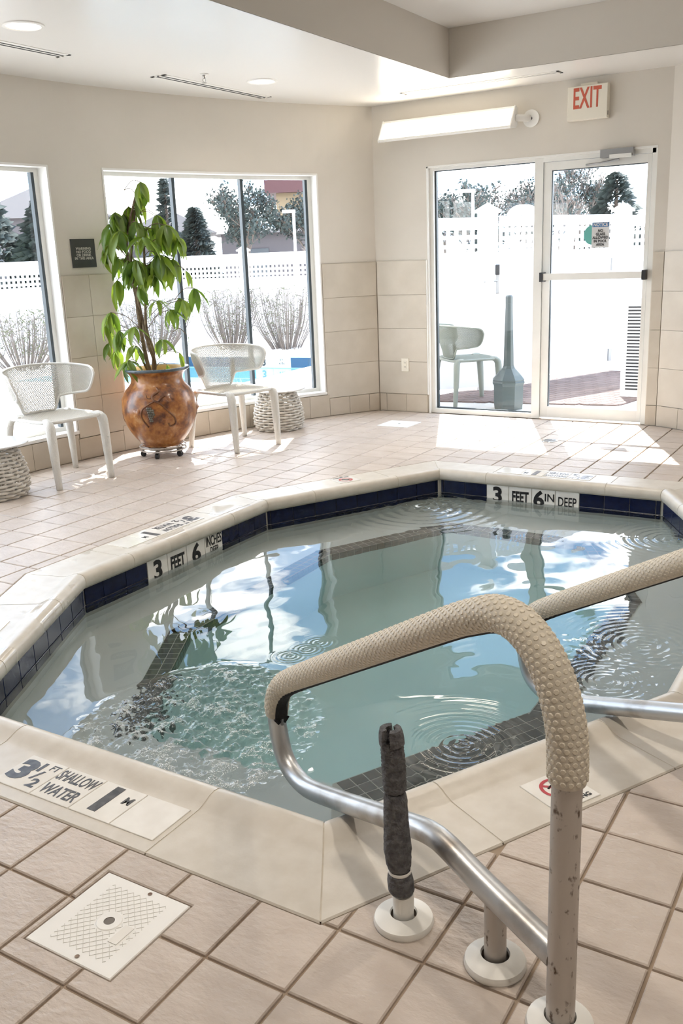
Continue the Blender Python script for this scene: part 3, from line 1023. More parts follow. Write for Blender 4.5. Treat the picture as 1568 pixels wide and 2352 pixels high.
TURB = [(-2.32, 1.93), (-2.36, 2.36), (-2.22, 2.60), (-1.97, 2.66), (-1.76, 2.57), (-1.60, 2.42), (-1.53, 2.22), (-1.53, 2.0), (-1.62, 1.75), (-2.1, 1.70)]
cxt, cyt = -1.93, 2.16
ang = np.arctan2(Y - cyt, X - cxt)
ta = np.array([math.atan2(p[1] - cyt, p[0] - cxt) for p in TURB]); tr_ = np.array([math.hypot(p[0] - cxt, p[1] - cyt) for p in TURB])
o_ = np.argsort(ta); ta = ta[o_]; tr_ = tr_[o_]
rb_ = np.interp(ang, np.concatenate((ta - 2 * np.pi, ta, ta + 2 * np.pi)), np.tile(tr_, 3))
rr = np.hypot(X - cxt, Y - cyt) / rb_
mask = 1 / (1 + np.exp((rr - .93) * 30))
tn = vnoise(X + 20, Y + 20, .052, 31) * .0060 + vnoise(X + 21, Y + 22, .025, 32) * .0046 + vnoise(X + 20, Y + 22, .0125, 33) * .0034
core = .55 + .45 * np.clip(1.25 - rr, 0, 1)
H += mask * tn * core
H += .003 * np.exp(-((rr - .98) / .06) ** 2) * (1 + .5 * vnoise(X + 20, Y + 20, .08, 35))
def ripple(cx, cy, amp, wl_, R, dec, noise=0.0, seed=1):
    global H
    d_ = np.hypot(X - cx, Y - cy)
    H = H + amp * np.cos(2 * np.pi * d_ / wl_) * np.exp(-(d_ / R) ** dec) * (1 + noise * vnoise(X + 20, Y + 20, .05, seed))
ripple(-1.11, 2.47, .0012, .030, .17, 2)
for cx_, cy_ in ((-1.98, 2.97), (-1.99, 2.89), (-2.01, 2.80)): ripple(cx_, cy_, .0010, .020, .055, 2.5)
ripple(-.83, 3.14, .0013, .026, .15, 2, .4, 41)
ripple(-.79, 3.53, .0018, .034, .20, 2, .5, 42)
ripple(-2.52, 5.05, .0045, .075, .34, 2, .4, 43)
ripple(-.99, 4.98, .0035, .045, .20, 2, .5, 44)
for k, (cx_, cy_, R_) in enumerate(((-.78, 3.45, .20), (-.82, 3.10, .13), (-2.50, 5.15, .20), (-.98, 4.98, .14), (-1.11, 2.47, .06))):
    H += np.exp(-((X - cx_) ** 2 + (Y - cy_) ** 2) / R_ ** 2) * vnoise(X + 20, Y + 20, .025, 60 + k) * .0022
outer = off(.045)
ins = np.ones_like(X, bool)
for i in range(8):
    a, b = outer[i], outer[(i + 1) % 8]
    ins &= ((b[0] - a[0]) * (Y - a[1]) - (b[1] - a[1]) * (X - a[0])) > -STEP
idx = -np.ones(X.shape, int)
idx[ins] = np.arange(ins.sum())
wv = np.stack((X[ins], Y[ins], H[ins] + ZW), 1)
q = np.stack((idx[:-1, :-1], idx[1:, :-1], idx[1:, 1:], idx[:-1, 1:]), -1).reshape(-1, 4)
q = q[(q >= 0).all(1)]
ed = {}
ev = np.concatenate([q[:, [k, (k + 1) % 4]] for k in range(4)])
key = np.sort(ev, 1); code = key[:, 0].astype(np.int64) * 10_000_000 + key[:, 1]
u_, inv, cnt_ = np.unique(code, return_inverse=True, return_counts=True)
bev = ev[cnt_[inv] == 1]
NB = len(wv)
bverts = np.unique(bev)
lut = -np.ones(NB, int); lut[bverts] = NB + np.arange(len(bverts))
low = wv[bverts].copy(); low[:, 2] = -1.15
wv2 = np.concatenate((wv, low))
sk = np.stack((bev[:, 1], bev[:, 0], lut[bev[:, 0]], lut[bev[:, 1]]), 1)
faces = np.concatenate((q, sk))
nxt = {int(a): int(b) for a, b in bev}
start = int(bev[0, 0]); loop = [start]
while nxt.get(loop[-1], start) != start and len(loop) < len(bev) + 2: loop.append(nxt[loop[-1]])
me = bpy.data.meshes.new('pool_water')
me.vertices.add(len(wv2)); me.vertices.foreach_set('co', wv2.astype(np.float32).ravel())
nl = len(faces) * 4 + len(loop)
me.loops.add(nl); me.polygons.add(len(faces) + 1)
lv = np.concatenate((faces.ravel(), lut[np.array(loop[::-1])])).astype(np.int32)
me.loops.foreach_set('vertex_index', lv)
me.polygons.foreach_set('loop_start', np.concatenate((np.arange(len(faces)) * 4, [len(faces) * 4])).astype(np.int32))
me.update(calc_edges=True); me.validate()
sm = np.zeros(len(me.polygons), bool); sm[:len(q)] = True
me.polygons.foreach_set('use_smooth', sm)
def watermat():
    m = bpy.data.materials.new('spa_water'); m.use_nodes = True
    t = m.node_tree; t.nodes.clear(); Lk = t.links.new
    out = t.nodes.new('ShaderNodeOutputMaterial')
    g = t.nodes.new('ShaderNodeBsdfGlass'); g.inputs['IOR'].default_value = 1.33; g.inputs['Roughness'].default_value = 0.0
    g.inputs['Color'].default_value = (1, 1, 1, 1)
    v = t.nodes.new('ShaderNodeVolumeAbsorption'); v.inputs['Color'].default_value = (.25, .86, .90, 1); v.inputs['Density'].default_value = .30
    Lk(g.outputs[0], out.inputs[0]); Lk(v.outputs[0], out.inputs[1])
    return m
M['water'] = watermat()
me.materials.append(M['water'])
wat = link(bpy.data.objects.new('pool_water', me))
tag(wat, 'pale teal rippling water filling the octagonal spa', 'water', kind='stuff')

# foam and air bubbles thrown up by the jet
fo = MB(); fr_ = random.Random(5)
foam_n = (vnoise(X + 20, Y + 20, .052, 31) + .8 * vnoise(X + 21, Y + 22, .025, 32) + .5 * vnoise(X + 20, Y + 22, .0125, 33))
cand = np.argwhere((mask > .5) & (foam_n > .85 - 1.5 * np.clip(2.15 - Y, 0, .5)) & ins)
pick = cand[RNG.choice(len(cand), min(12000, len(cand)), replace=False)]
for ii, jj in pick:
    r_b = fr_.uniform(.0008, .0024)
    cx_, cy_ = X[ii, jj] + fr_.uniform(-.002, .002), Y[ii, jj] + fr_.uniform(-.002, .002); cz_ = H[ii, jj] + ZW
    fo.add([(cx_ + r_b, cy_, cz_), (cx_, cy_ + r_b, cz_), (cx_ - r_b, cy_, cz_), (cx_, cy_ - r_b, cz_), (cx_, cy_, cz_ + r_b * .8)], [(0, 1, 4), (1, 2, 4), (2, 3, 4), (3, 0, 4)])
M['foamwhite'] = mat('water_foam', (.88, .90, .90), .3)
fo.build('foam_bubbles', 'foamwhite', wat, smooth=True, kind='stuff')

# ================================================================== handrails
RE = Vector((.47885, .87790, 0)); RD = Vector((-.87790, .47885, 0))
RAILP = [(-.016, 0), (-.016, .25), (-.016, .48), (-.016, .56), (-.008, .625), (.018, .69), (.060, .738), (.115, .765), (.175, .764), (.24, .737), (.32, .696), (.60, .538), (.90, .368), (1.03, .293), (1.10, .247), (1.142, .196), (1.158, .135), (1.150, .075), (1.128, .022), (1.085, -.010), (1.02, -.020), (.94, -.006), (.75, .058), (.57, .121), (.44, .166), (.385, .180), (.33, .182), (.20, .166), (-.004, .150)]
def handrail(q, label, stub=True, name='handrail'):
    q = Vector(q)
    t = thing(name, label, 'handrail', q)
    P = [q + RD * a + UP * z for a, z in RAILP]
    path = smoothpath(P, 6)
    R0 = .0268
    # tube: post and loop
    iend = len(path) - 1
    # stained post below the sleeve, bright loop after it
    zs = [p.z for p in path]
    i0 = next(i for i, p in enumerate(path) if p.z > .505)
    i1 = next(i for i, p in enumerate(path) if i > 60 and p.z < .145)
    MB().tube(path[:i0 + 2], R0, 20).build('post', 'steelold', t, smooth=True, autos=50)
    MB().tube(path[i1 - 2:], R0, 20).build('lower_bar', 'steel', t, smooth=True, autos=50)
    # sleeve
    sl = path[i0:i1 + 1]
    # resample evenly
    seg = [0.0]
    for a, b in zip(sl, sl[1:]): seg.append(seg[-1] + (b - a).length)
    tot = seg[-1]
    def at(s):
        s = min(max(s, 0), tot)
        k = max(0, min(len(sl) - 2, next((i for i in range(len(seg) - 1) if seg[i + 1] >= s), len(sl) - 2)))
        f = (s - seg[k]) / max(1e-9, seg[k + 1] - seg[k])
        p = sl[k].lerp(sl[k + 1], f)
        tn = (sl[min(k + 2, len(sl) - 1)] - sl[max(k - 1, 0)]).normalized()
        return p, tn
    n = 90
    RS = .0345
    pts = [at(tot * i / n)[0] for i in range(n + 1)]
    rad = [RS] * (n + 1); rad[0] = rad[-1] = RS - .002
    slv = MB().tube(pts, rad, 28).build('grip_sleeve', 'grip', t, smooth=True, autos=50)
    # raised dots, leaving the zip line free
    mb = MB()
    sp = .0136; rows = int(tot / (sp * .866)); na = 16
    for r in range(1, rows):
        s = r * sp * .866
        if s > tot - .006: break
        p, tn = at(s)
        inn = tn.cross(RE).normalized()            # towards the inside of the loop or out of it
        side = RE
        for k in range(na):
            a = 2 * math.pi * (k + .5 * (r % 2)) / na
            nrm = inn * math.cos(a) + side * math.sin(a)
            if abs(a - ZIPA) < .42 or abs(a - ZIPA - 2 * math.pi) < .42 or abs(a - ZIPA + 2 * math.pi) < .42: continue
            c = p + nrm * (RS - .0006)
            e1 = tn; e2 = nrm.cross(tn)
            rr_ = .0054
            lo = [c + (e1 * math.cos(b) + e2 * math.sin(b)) * rr_ for b in [math.pi * j / 4 for j in range(8)]]
            hi = [c + nrm * .0019 + (e1 * math.cos(b) + e2 * math.sin(b)) * rr_ * .72 for b in [math.pi * j / 4 for j in range(8)]]
            mb.add(lo + hi, [tuple(range(8, 16))] + [(j, (j + 1) % 8, 8 + (j + 1) % 8, 8 + j) for j in range(8)])
    mb.build('grip_dots', 'gripdot', slv, kind='stuff')
    # zip strip on the inside of the loop
    mz = MB(); vs = []; nz_ = 80
    for i in range(nz_ + 1):
        p, tn = at(tot * i / nz_)
        inn = tn.cross(RE).normalized(); nd = inn * math.cos(ZIPA) + RE * math.sin(ZIPA); sd_ = nd.cross(tn)
        wz = .012 + .008 * max(0, (i / nz_ - .72) / .28)
        for kx, h in ((-1, -.004), (-.5, .0022), (.5, .0022), (1, -.004)):
            vs.append(p + nd * (RS + h) + sd_ * (kx * wz))
    fs = []
    for i in range(nz_):
        for k in range(3):
            fs.append((4 * i + k, 4 * i + k + 1, 4 * i + 5 + k, 4 * i + 4 + k))
    mz.add(vs, fs).build('zip_strip', 'black', slv)
    p, tn = at(tot)
    inn = tn.cross(RE).normalized(); nd = inn * math.cos(ZIPA) + RE * math.sin(ZIPA)
    MB().obox(p + nd * (RS + .002) + tn * .008, nd.cross(tn), tn, nd, .006, .022, .004).build('zip_pull', 'silver', slv)
    for s in (-1, 1):
        a = nd.cross(tn)
        MB().obox(p + nd * (RS - .003) + tn * .004 + a * (s * .013), (a * .8 + tn * (.6 * s)).normalized(), (tn * .8 - a * (.6 * s)).normalized(), nd, .012, .022, .005).build('zip_flap', 'black', slv)
    # short stub leg under the bar
    b = q + RD * .172
    MB().tube([b, b + UP * .165], .0225, 18).build('stub_leg', 'steelold', t, smooth=True, autos=50)
    for c, nm_ in ((b, 'foot_cover'), (q + RD * -.016, 'foot_cover')):
        MB().lathe([(.062, 0), (.064, .006), (.061, .016), (.045, .025), (.030, .028), (.028, .022)], 32, c).build(nm_, 'plastic', t, smooth=True, autos=40)
    return t
ZIPA = 0.0
handrail((-.44, 1.392, 0), 'steel handrail with dotted beige grip sleeve in the foreground, nearest the viewer')
handrail(tuple(Vector((-.44, 1.392, 0)) + RE * .93), 'steel handrail with beige grip sleeve entering from the right picture edge')

# ------------------------------------------------------------------ foam-wrapped pole
fp = Vector((-.812, 1.497, 0))
t = thing('padded_pole', 'short white pole wrapped in cracked grey foam beside the handrail', 'pole', fp)
MB().lathe([(.064, 0), (.066, .006), (.063, .015), (.045, .023), (.030, .025), (.028, .02)], 32, fp).build('foot_cover', 'plastic', t, smooth=True, autos=40)
MB().lathe([(.0225, 0), (.0225, .035), (.0232, .036), (.0232, .072), (.021, .073), (.019, .074)], 24, fp, cap1=True).build('plastic_collar', 'plastic', t, smooth=True, autos=30)
MB().lathe([(.0165, .07), (.0165, .12)], 20, fp, cap1=True).build('core_pipe', 'rust', t, smooth=True, autos=30)
def axis(z):
    return fp + Vector((-.85, -.52, 0)) * (.004 * math.sin(z * 11) + .055 * max(0, z - .08)) + UP * z
def foamseg(z0, z1, prof, name='foam_sleeve', n=26, seg=28, crack=0.0):
    vs = []; rr_ = random.Random(int(z0 * 1000))
    for i in range(n + 1):
        f = i / n
        z = z0 + (z1 - z0) * f
        r = float(np.interp(f, [p[0] for p in prof], [p[1] for p in prof]))
        c = axis(z)
        for k in range(seg):
            a = 2 * math.pi * k / seg
            rad = r + rr_.uniform(-1, 1) * crack
            vs.append((c.x + rad * math.cos(a), c.y + rad * math.sin(a), c.z + rr_.uniform(-1, 1) * crack))
    fs = [(i * seg + k, i * seg + (k + 1) % seg, (i + 1) * seg + (k + 1) % seg, (i + 1) * seg + k) for i in range(n) for k in range(seg)]
    fs += [tuple(reversed(range(seg))), tuple(range(n * seg, (n + 1) * seg))]
    return MB().add(vs, fs).build(name, 'foam', t, smooth=True, autos=60)
foamseg(.079, .126, [(0, .026), (.1, .0285), (.55, .0285), (.9, .026), (1, .024)])
MB().lathe([(.0235, .126), (.0250, .128), (.0250, .132), (.0235, .134)], 28, axis(.12) - UP * .12).build('cable_tie', 'plastic', t, smooth=True)
foamseg(.134, .322, [(0, .022), (.05, .0265), (.28, .0300), (.5, .0275), (.94, .0250), (1, .021)], crack=.0006)
foamseg(.324, .440, [(0, .021), (.05, .0245), (.5, .0248), (.95, .0235), (1, .021)], n=40, crack=.0014)
# split end cap: two half shells with a gap
for sg in (0, 1):
    vs = []; seg = 10; n = 5
    for i in range(n + 1):
        z = .434 + .034 * i / n
        c = axis(z)
        for r in (.010, .0265 - .004 * (i / n) ** 3):
            for k in range(seg + 1):
                a = math.radians(-58 + (58 + 122 if sg else 0) + 20 + (150 if sg == 0 else 138) * k / seg - 30)
                vs.append((c.x + r * math.cos(a), c.y + r * math.sin(a), c.z))
    S_ = seg + 1; fs = []
    for i in range(n):
        for j in (0, 1):
            for k in range(seg):
                p = (2 * i + j) * S_ + k
                f = (p, p + 1, p + 2 * S_ + 1, p + 2 * S_)
                fs.append(f if j else tuple(reversed(f)))
        for k in (0, seg):
            p = 2 * i * S_ + k
            fs.append((p, p + S_, p + 3 * S_, p + 2 * S_))
    for k in range(seg):
        p = 2 * n * S_ + k
        fs.append((p, p + 1, p + S_ + 1, p + S_))
    MB().add(vs, fs).build('split_foam_end', 'foam', t)

# ------------------------------------------------------------------ access covers and drain in the floor
t = thing('access_cover', 'white square plastic access cover with diamond tread set in the near floor', 'floor cover', (-1.386, 1.187, 0))
c = Vector((-1.386, 1.187, 0)); S_ = .252
MB().bbox(c - UP * .002, (1, 0, 0), (0, 1, 0), UP, S_, S_, .010, .002).build('plate', 'pvc', t)
rd_ = MB()
hw = .098
for k in range(-13, 14):
    for sgn in (1, -1):
        # diagonal ridge y = sgn*1.35*x + k*step clipped to the field
        pts_ = []
        st_ = .0195 * k
        p0, p1 = None, None
        xs = np.linspace(-hw, hw, 80)
        ys = sgn * 1.0 * xs + st_ * 1.0
        ok = np.abs(ys) <= hw * .86
        if ok.sum() < 3: continue
        xs = xs[ok]; ys = ys[ok]
        okk = (np.hypot(xs, ys) > .0305) & ~((np.abs(ys - .055) < .017) & (np.abs(xs + .02) < .031))
        run = []
        for q_ in range(len(xs) + 1):
            if q_ < len(xs) and okk[q_]: run.append(q_); continue
            if len(run) > 2:
                a = Vector((c.x + ys[run[0]], c.y + xs[run[0]], .0032)); b = Vector((c.x + ys[run[-1]], c.y + xs[run[-1]], .0032))
                dd = (b - a).normalized()
                rd_.obox((a + b) / 2, dd, UP.cross(dd), UP, (b - a).length, .0011, .0008)
            run = []
rd_.build('tread_ridges', mat('tread_line', (.60, .585, .54), .6), t, kind='stuff')
MB().lathe([(.0125, .0034), (.0125, .0046), (.028, .0046), (.030, .0032)], 32, c).build('boss', 'pvc', t, smooth=True, autos=30)
MB().lathe([(.0126, .0046), (.0120, .0036)], 24, c, cap1=True).build('hole', mat('cover_hole', (.16, .14, .12), .6), t)
for s in (-1, 1):
    MB().lathe([(.0055, .0040), (.0045, .0034)], 16, c + Vector((.018, s * .112, 0)), cap1=True).build('screw', 'rust', t)
MB().obox(c + Vector((.055, -.02, .0040)), (0, 1, 0), (-1, 0, 0), UP, .056, .024, .0014).build('name_plate', mat('gloss_label', (.84, .82, .78), .06), t)
t.location.z -= .0042
t = thing('floor_plate', 'plain white square cover plate in the floor near the far corner', 'floor cover', (-3.68, 6.927, 0))
MB().bbox((-3.683, 6.927, -.001), (1, 0, 0), (0, 1, 0), UP, .288, .268, .008, .0015).build('plate', 'pvc', t)
MB().lathe([(.012, .0032), (.008, .0042)], 16, (-3.683, 6.927, 0), cap1=True).build('knob', 'silver', t)
t = thing('floor_drain', 'small round metal floor drain near the door', 'drain', (-2.26, 6.66, 0))
MB().lathe([(.062, 0), (.060, .003), (.046, .0035), (.044, .001)], 32, (-2.26, 6.66, .001)).build('rim', 'chrome', t, smooth=True, autos=30)
g_ = MB()
for k in range(-3, 4):
    l = math.sqrt(max(0, .044 ** 2 - (k * .012) ** 2))
    g_.box((-2.26 - l, 6.66 + k * .012 - .003, .001), (-2.26 + l, 6.66 + k * .012 + .003, .0035))
g_.build('grate', 'silver', t)
MB().lathe([(.044, .0008), (.001, .0008)], 24, (-2.26, 6.66, 0)).build('sump', 'slot', t)

# ================================================================== ceiling fittings
def downlight(x, y, z, label, r=.088, power=9.0):
    t = thing('recessed_light', label, 'ceiling light', (x, y, z), group='recessed ceiling lights')
    MB().lathe([(r + .022, 0), (r + .020, -.006), (r + .004, -.009), (r, -.004), (r - .006, .002)], 40, (x, y, z)).build('trim_ring', 'vent', t, smooth=True, autos=40)
    MB().lathe([(r, -.004), (r * .6, -.010), (.004, -.012)], 40, (x, y, z), cap1=True).build('lens', 'lamp', t, smooth=True)
    ld = bpy.data.lights.new('lamp', 'AREA'); ld.shape = 'DISK'; ld.size = r * 1.8; ld.energy = power; ld.color = (1, .90, .78)
    ld.spread = math.radians(140)
    o = link(bpy.data.objects.new('lamp', ld), t); o.location = (0, 0, -.022)
DL = 7.0
DLT = 42.0  # unseen tray lamps, added to fill the foreground and brighten the spa
downlight(-4.18, 3.75, HC, 'recessed round ceiling light at the left picture edge', power=DL)
downlight(-4.195, 5.91, HC, 'recessed round ceiling light near the middle vent', power=DL)
downlight(-3.75, 1.5, HC, 'added unseen recessed ceiling light to the left of the viewer', power=DL)  # out of view, added for the light it gives the room
for (x, y), lb in (((-2.0, 4.8), 'added unseen fill light in the ceiling tray over the far end of the spa'), ((-.3, 3.4), 'added unseen fill light in the ceiling tray over the right side of the spa'), ((-2.0, 1.6), 'added unseen fill light in the ceiling tray over the near end of the spa'), ((.3, .8), 'added unseen fill light in the ceiling tray above the viewer')):
    downlight(x, y, HT, lb, power=DLT)
def vent(x0, x1, y0, y1, label):
    t = thing('linear_vent', label, 'air vent', ((x0 + x1) / 2, (y0 + y1) / 2, HC), group='linear ceiling vents')
    z0, z1 = HC - .0032, HC + .0
    long_y = (y1 - y0) > (x1 - x0)
    A = MB()
    if long_y:
        wdt = x1 - x0
        sl = [x0 + wdt * .25, x0 + wdt * .42, x0 + wdt * .56, x0 + wdt * .73]
        for a, b in ((x0, sl[0]), (sl[1], sl[2]), (sl[3], x1)): A.box((a, y0, z0), (b, y1, z1))
        for a, b in ((y0, y0 + .02), (y1 - .02, y1)): A.box((x0, a, z0), (x1, b, z1))
        A.build('frame', 'vent', t)
        for a, b in ((sl[0], sl[1]), (sl[2], sl[3])): MB().box((a, y0 + .02, z0 + .0004), (b, y1 - .02, z1)).build('slot', 'slot', t)
    else:
        wdt = y1 - y0
        sl = [y0 + wdt * .30, y0 + wdt * .40, y0 + wdt * .58, y0 + wdt * .68]
        for a, b in ((y0, sl[0]), (sl[1], sl[2]), (sl[3], y1)): A.box((x0, a, z0), (x1, b, z1))
        for a, b in ((x0, x0 + .02), (x1 - .02, x1)): A.box((a, y0, z0), (b, y1, z1))
        A.build('frame', 'vent', t)
        for a, b in ((sl[0], sl[1]), (sl[2], sl[3])): MB().box((x0 + .02, a, z0 + .0004), (x1 - .02, b, z1)).build('slot', 'slot', t)
vent(-4.65, -4.53, 3.15, 4.41, 'linear ceiling vent with dark slots cut by the left picture edge')
vent(-4.66, -4.53, 5.25, 6.50, 'linear ceiling vent with dark slots above the potted plant')
vent(-3.70, -2.40, 7.09, 7.195, 'pale linear ceiling vent above the fluorescent wall light')
t = thing('sprinkler_head', 'small metal fire sprinkler hanging from the ceiling', 'sprinkler', (-4.33, 5.42, HC))
MB().lathe([(.034, 0), (.032, -.006), (.012, -.008)], 24, (-4.33, 5.42, HC)).build('escutcheon', 'vent', t, smooth=True)
MB().lathe([(.010, -.006), (.010, -.026), (.006, -.030)], 12, (-4.33, 5.42, HC)).build('body', 'chrome', t, smooth=True)
for s in (-1, 1):
    MB().tube([(-4.33 + s * .009, 5.42, HC - .024), (-4.33 + s * .013, 5.42, HC - .04), (-4.33 + s * .003, 5.42, HC - .054)], .002, 6).build('arm', 'chrome', t)
MB().lathe([(.001, -.054), (.016, -.056), (.015, -.058), (.001, -.058)], 16, (-4.33, 5.42, HC)).build('deflector', 'chrome', t)

# ------------------------------------------------------------------ fluorescent wall light
t = thing('fluorescent_wall_light', 'long white fluorescent wall light, lit, left of the exit sign', 'wall light', (-3.4, YD - .1, 2.4))
X0, X1 = -4.03, -2.86
y0 = YD - .03
# section (distance from wall, z): open trough facing the room
sec = [(.07, 2.475), (.115, 2.485), (.20, 2.345), (.215, 2.325), (.20, 2.315), (.10, 2.33), (.07, 2.37)]
def extr(sec, xa, xb):
    n = len(sec)
    vs = [(xa, YD - a, z) for a, z in sec] + [(xb, YD - a, z) for a, z in sec]
    return MB().add(vs, [tuple(range(n)), tuple(reversed(range(n, 2 * n)))] + [(i, n + i, n + (i + 1) % n, (i + 1) % n) for i in range(n)])
extr([(.07, 2.475), (.11, 2.488), (.105, 2.474), (.075, 2.463)], X0, X1).build('top_lip', 'white', t)
extr([(.07, 2.475), (.07, 2.35), (.10, 2.33), (.185, 2.318), (.205, 2.325), (.205, 2.338), (.10, 2.352), (.085, 2.37), (.08, 2.47)], X0, X1).build('housing', 'white', t)
lp, lq = Vector((0, YD - .105, 2.474)), Vector((0, YD - .196, 2.339))
MB().add([(X0 + .01, lp.y, lp.z), (X1 - .01, lp.y, lp.z), (X1 - .01, lq.y, lq.z), (X0 + .01, lq.y, lq.z)], [(0, 1, 2, 3)]).build('lens', 'tube', t)
for xa, xb in ((X0 - .008, X0), (X1, X1 + .008)):
    extr([(.066, 2.478), (.113, 2.492), (.214, 2.332), (.205, 2.315), (.098, 2.326), (.066, 2.348)], xa, xb).build('end_plate', 'white', t)
def disc(cx, cz, r, ya, yb, n=32):
    vs = [(cx + r * math.cos(2 * math.pi * k / n), y, cz + r * math.sin(2 * math.pi * k / n)) for y in (ya, yb) for k in range(n)]
    return MB().add(vs, [tuple(reversed(range(n))), tuple(range(n, 2 * n))] + [(k, (k + 1) % n, n + (k + 1) % n, n + k) for k in range(n)])
wp = disc(-2.76, 2.395, .066, YD - .016, YD).build('wall_plate', 'white', t)
disc(-2.76, 2.395, .012, YD - .020, YD - .015, 12).build('screw', 'slot', wp)
MB().tube([(X1, YD - .10, 2.40), (-2.80, YD - .06, 2.398), (-2.775, YD - .012, 2.396)], .026, 12).build('arm', 'white', t, smooth=True)
MB().tube([(X0 + .2, YD, 2.40), (X0 + .2, YD - .08, 2.40)], .03, 12).build('arm', 'white', t, smooth=True)
ld = bpy.data.lights.new('lamp', 'AREA'); ld.shape = 'RECTANGLE'; ld.size = X1 - X0 - .05; ld.size_y = .12; ld.energy = 14; ld.color = (1, .9, .74)
o = link(bpy.data.objects.new('lamp', ld), t)
nn = Vector((0, -(lp.z - lq.z), -(lp.y - lq.y))).normalized()
nn = Vector((0, -.83, .56))
mid_ = (lp + lq) / 2 + nn * .02 + Vector(((X0 + X1) / 2, 0, 0))
W = nn.to_track_quat('Z', 'X').to_matrix().to_4x4(); zax = nn; xax = Vector((1, 0, 0)); yax = zax.cross(xax)
# area lamps shine along local -Z
zax = -nn; yax = zax.cross(xax)
W = Matrix(((xax.x, yax.x, zax.x, mid_.x), (xax.y, yax.y, zax.y, mid_.y), (xax.z, yax.z, zax.z, mid_.z), (0, 0, 0, 1)))
o.matrix_basis = wm(t).inverted() @ W

# ------------------------------------------------------------------ exit sign, outlet, warning sign
t = thing('exit_sign', 'cream exit sign with red letters above the glass door', 'sign', (-2.30, YD - .03, 2.45))
ex0, ex1, ez0, ez1 = -2.452, -2.145, 2.335, 2.578
MB().bbox(((ex0 + ex1) / 2, YD - .032, (ez0 + ez1) / 2), (1, 0, 0), (0, 0, 1), (0, -1, 0), ex1 - ex0, ez1 - ez0, .06, .004).build('housing', 'exitbody', t)
MB().box((ex0 + .09, YD - .03, ez1), (ex1 - .09, YD - .0, ez1 + .02)).build('canopy', 'exitbody', t)
text('EXIT', .205, 'exitred', t, ((ex0 + ex1) / 2 - .003, YD - .0628, (ez0 + ez1) / 2 + .026), (1, 0, 0), (0, 0, 1), .004, sx=.50, ext=.0008, spacing=1.05)
MB().box((ex1 - .006, YD - .05, ez0 + .02), (ex1 + .0012, YD - .035, ez0 + .05)).build('test_button', 'signgrey', t)
t = thing('wall_outlet', 'cream double electrical outlet low on the tiled wall', 'outlet', (-3.92, YD - .012, .43))
MB().bbox((-3.92, YD - .016, .43), (1, 0, 0), (0, 0, 1), (0, -1, 0), .075, .118, .008, .002).build('cover_plate', 'exitbody', t)
rc = MB().bbox((-3.92, YD - .0205, .43), (1, 0, 0), (0, 0, 1), (0, -1, 0), .034, .068, .005, .001).build('receptacle', 'exitbody', t)
for z in (.412, .449):
    for s in (-1, 1):
        MB().box((-3.92 + s * .006 - .0015, YD - .0238, z - .005), (-3.92 + s * .006 + .0015, YD - .0228, z + .005)).build('slot', 'blackplastic', rc)
th = 8.98
cs = arc(th, AR - .004, 1.497)
r_ = (arc(th + .1) - arc(th - .1)).normalized(); r_.z = 0
n_ = Vector((-r_.y, r_.x, 0)) * -1
if n_.dot(-cs) < 0: n_ = -n_
t = thing('warning_sign', 'dark grey square warning sign with pale lettering on the wall pier', 'sign', cs)
MB().bbox(cs, r_, UP, n_, .205, .200, .008, .001).build('plate', 'signgrey', t)
text('WARNING\nNO FOOD\nOR DRINK\nIN THIS AREA', .0265, 'letter', t, cs + n_ * .0046 - UP * .002, r_, UP, .0002, line=.86)

# ================================================================== woven chairs
def lattice(fn, nu, nv):
    """diamond mesh over fn(u,v), u,v in 0..1"""
    mb = MB(); ids = {}
    def vid(i, j):
        if (i, j) not in ids:
            ids[(i, j)] = len(mb.v); mb.v.append(tuple(fn(i / nu, j / nv)))
        return ids[(i, j)]
    for i in range(0, nu + 1):
        for j in range(0, nv + 1):
            if (i + j) % 2 == 1:
                c = [(i - 1, j), (i, j - 1), (i + 1, j), (i, j + 1)]
                c = [(a, b) for a, b in c if 0 <= a <= nu and 0 <= b <= nv]
                if len(c) >= 3:
                    mb.f.append(tuple(vid(*q) for q in c))
    return mb
def sstep(x): x = min(1, max(0, x)); return x * x * (3 - 2 * x)
def shell_pt(u, v):
    s = 2 * u - 1; a = abs(s)
    ph = s * math.radians(94)
    zt = .765 - .035 * a ** 2.2
    zb = .452 + .095 * sstep((a - .30) / .13) + .05 * max(0, a - .43)
    if a > .86:
        k = (a - .86) / .14; k = 1 - math.sqrt(max(0, 1 - k * k))
        zm = (zt + zb) / 2
        zt = zt + (zm - zt) * k * .55; zb = zb + (zm - zb) * k * .55
    z = zb + (zt - zb) * v
    h = (z - .44) / .33
    r = .225 + .055 * sstep(h * 1.15) + .012 * v
    rx = r * (1.0 + .02 * h)
    return (.005 - rx * math.cos(ph), r * 1.10 * math.sin(ph), z)
def seat_pt(u, v):
    x = -.235 + .47 * u; y = (v - .5) * .47 * (1.0 - .05 * u)
    ex = abs(2 * u - 1); ey = abs(2 * v - 1)
    m_ = max(ex, ey)
    cr = .90 + .10 * (1 - min(ex, ey) ** 4) if m_ > .8 else 1
    z = .445 - .018 * (1 - ex ** 2) * (1 - ey ** 2) - .008 * m_ ** 8
    return (x * cr, y * cr, z)
def make_chair(name, label, group, loc, rz, m=None):
    t = thing(name, label, 'chair', loc, rz, group)
    o = CH['seat']
    for k, me in CH.items():
        nm_ = k.split('.')[0]
        if m:
            me = me.copy(); me.materials.clear(); me.materials.append(M[m])
        ob = inst(me, nm_, t)
        if nm_ in ('seat', 'backrest'):
            md = ob.modifiers.new('weave', 'WIREFRAME'); md.thickness = .0076 if nm_ == 'backrest' else .0085; md.use_even_offset = False; md.use_replace = True
    return t
CH = {}
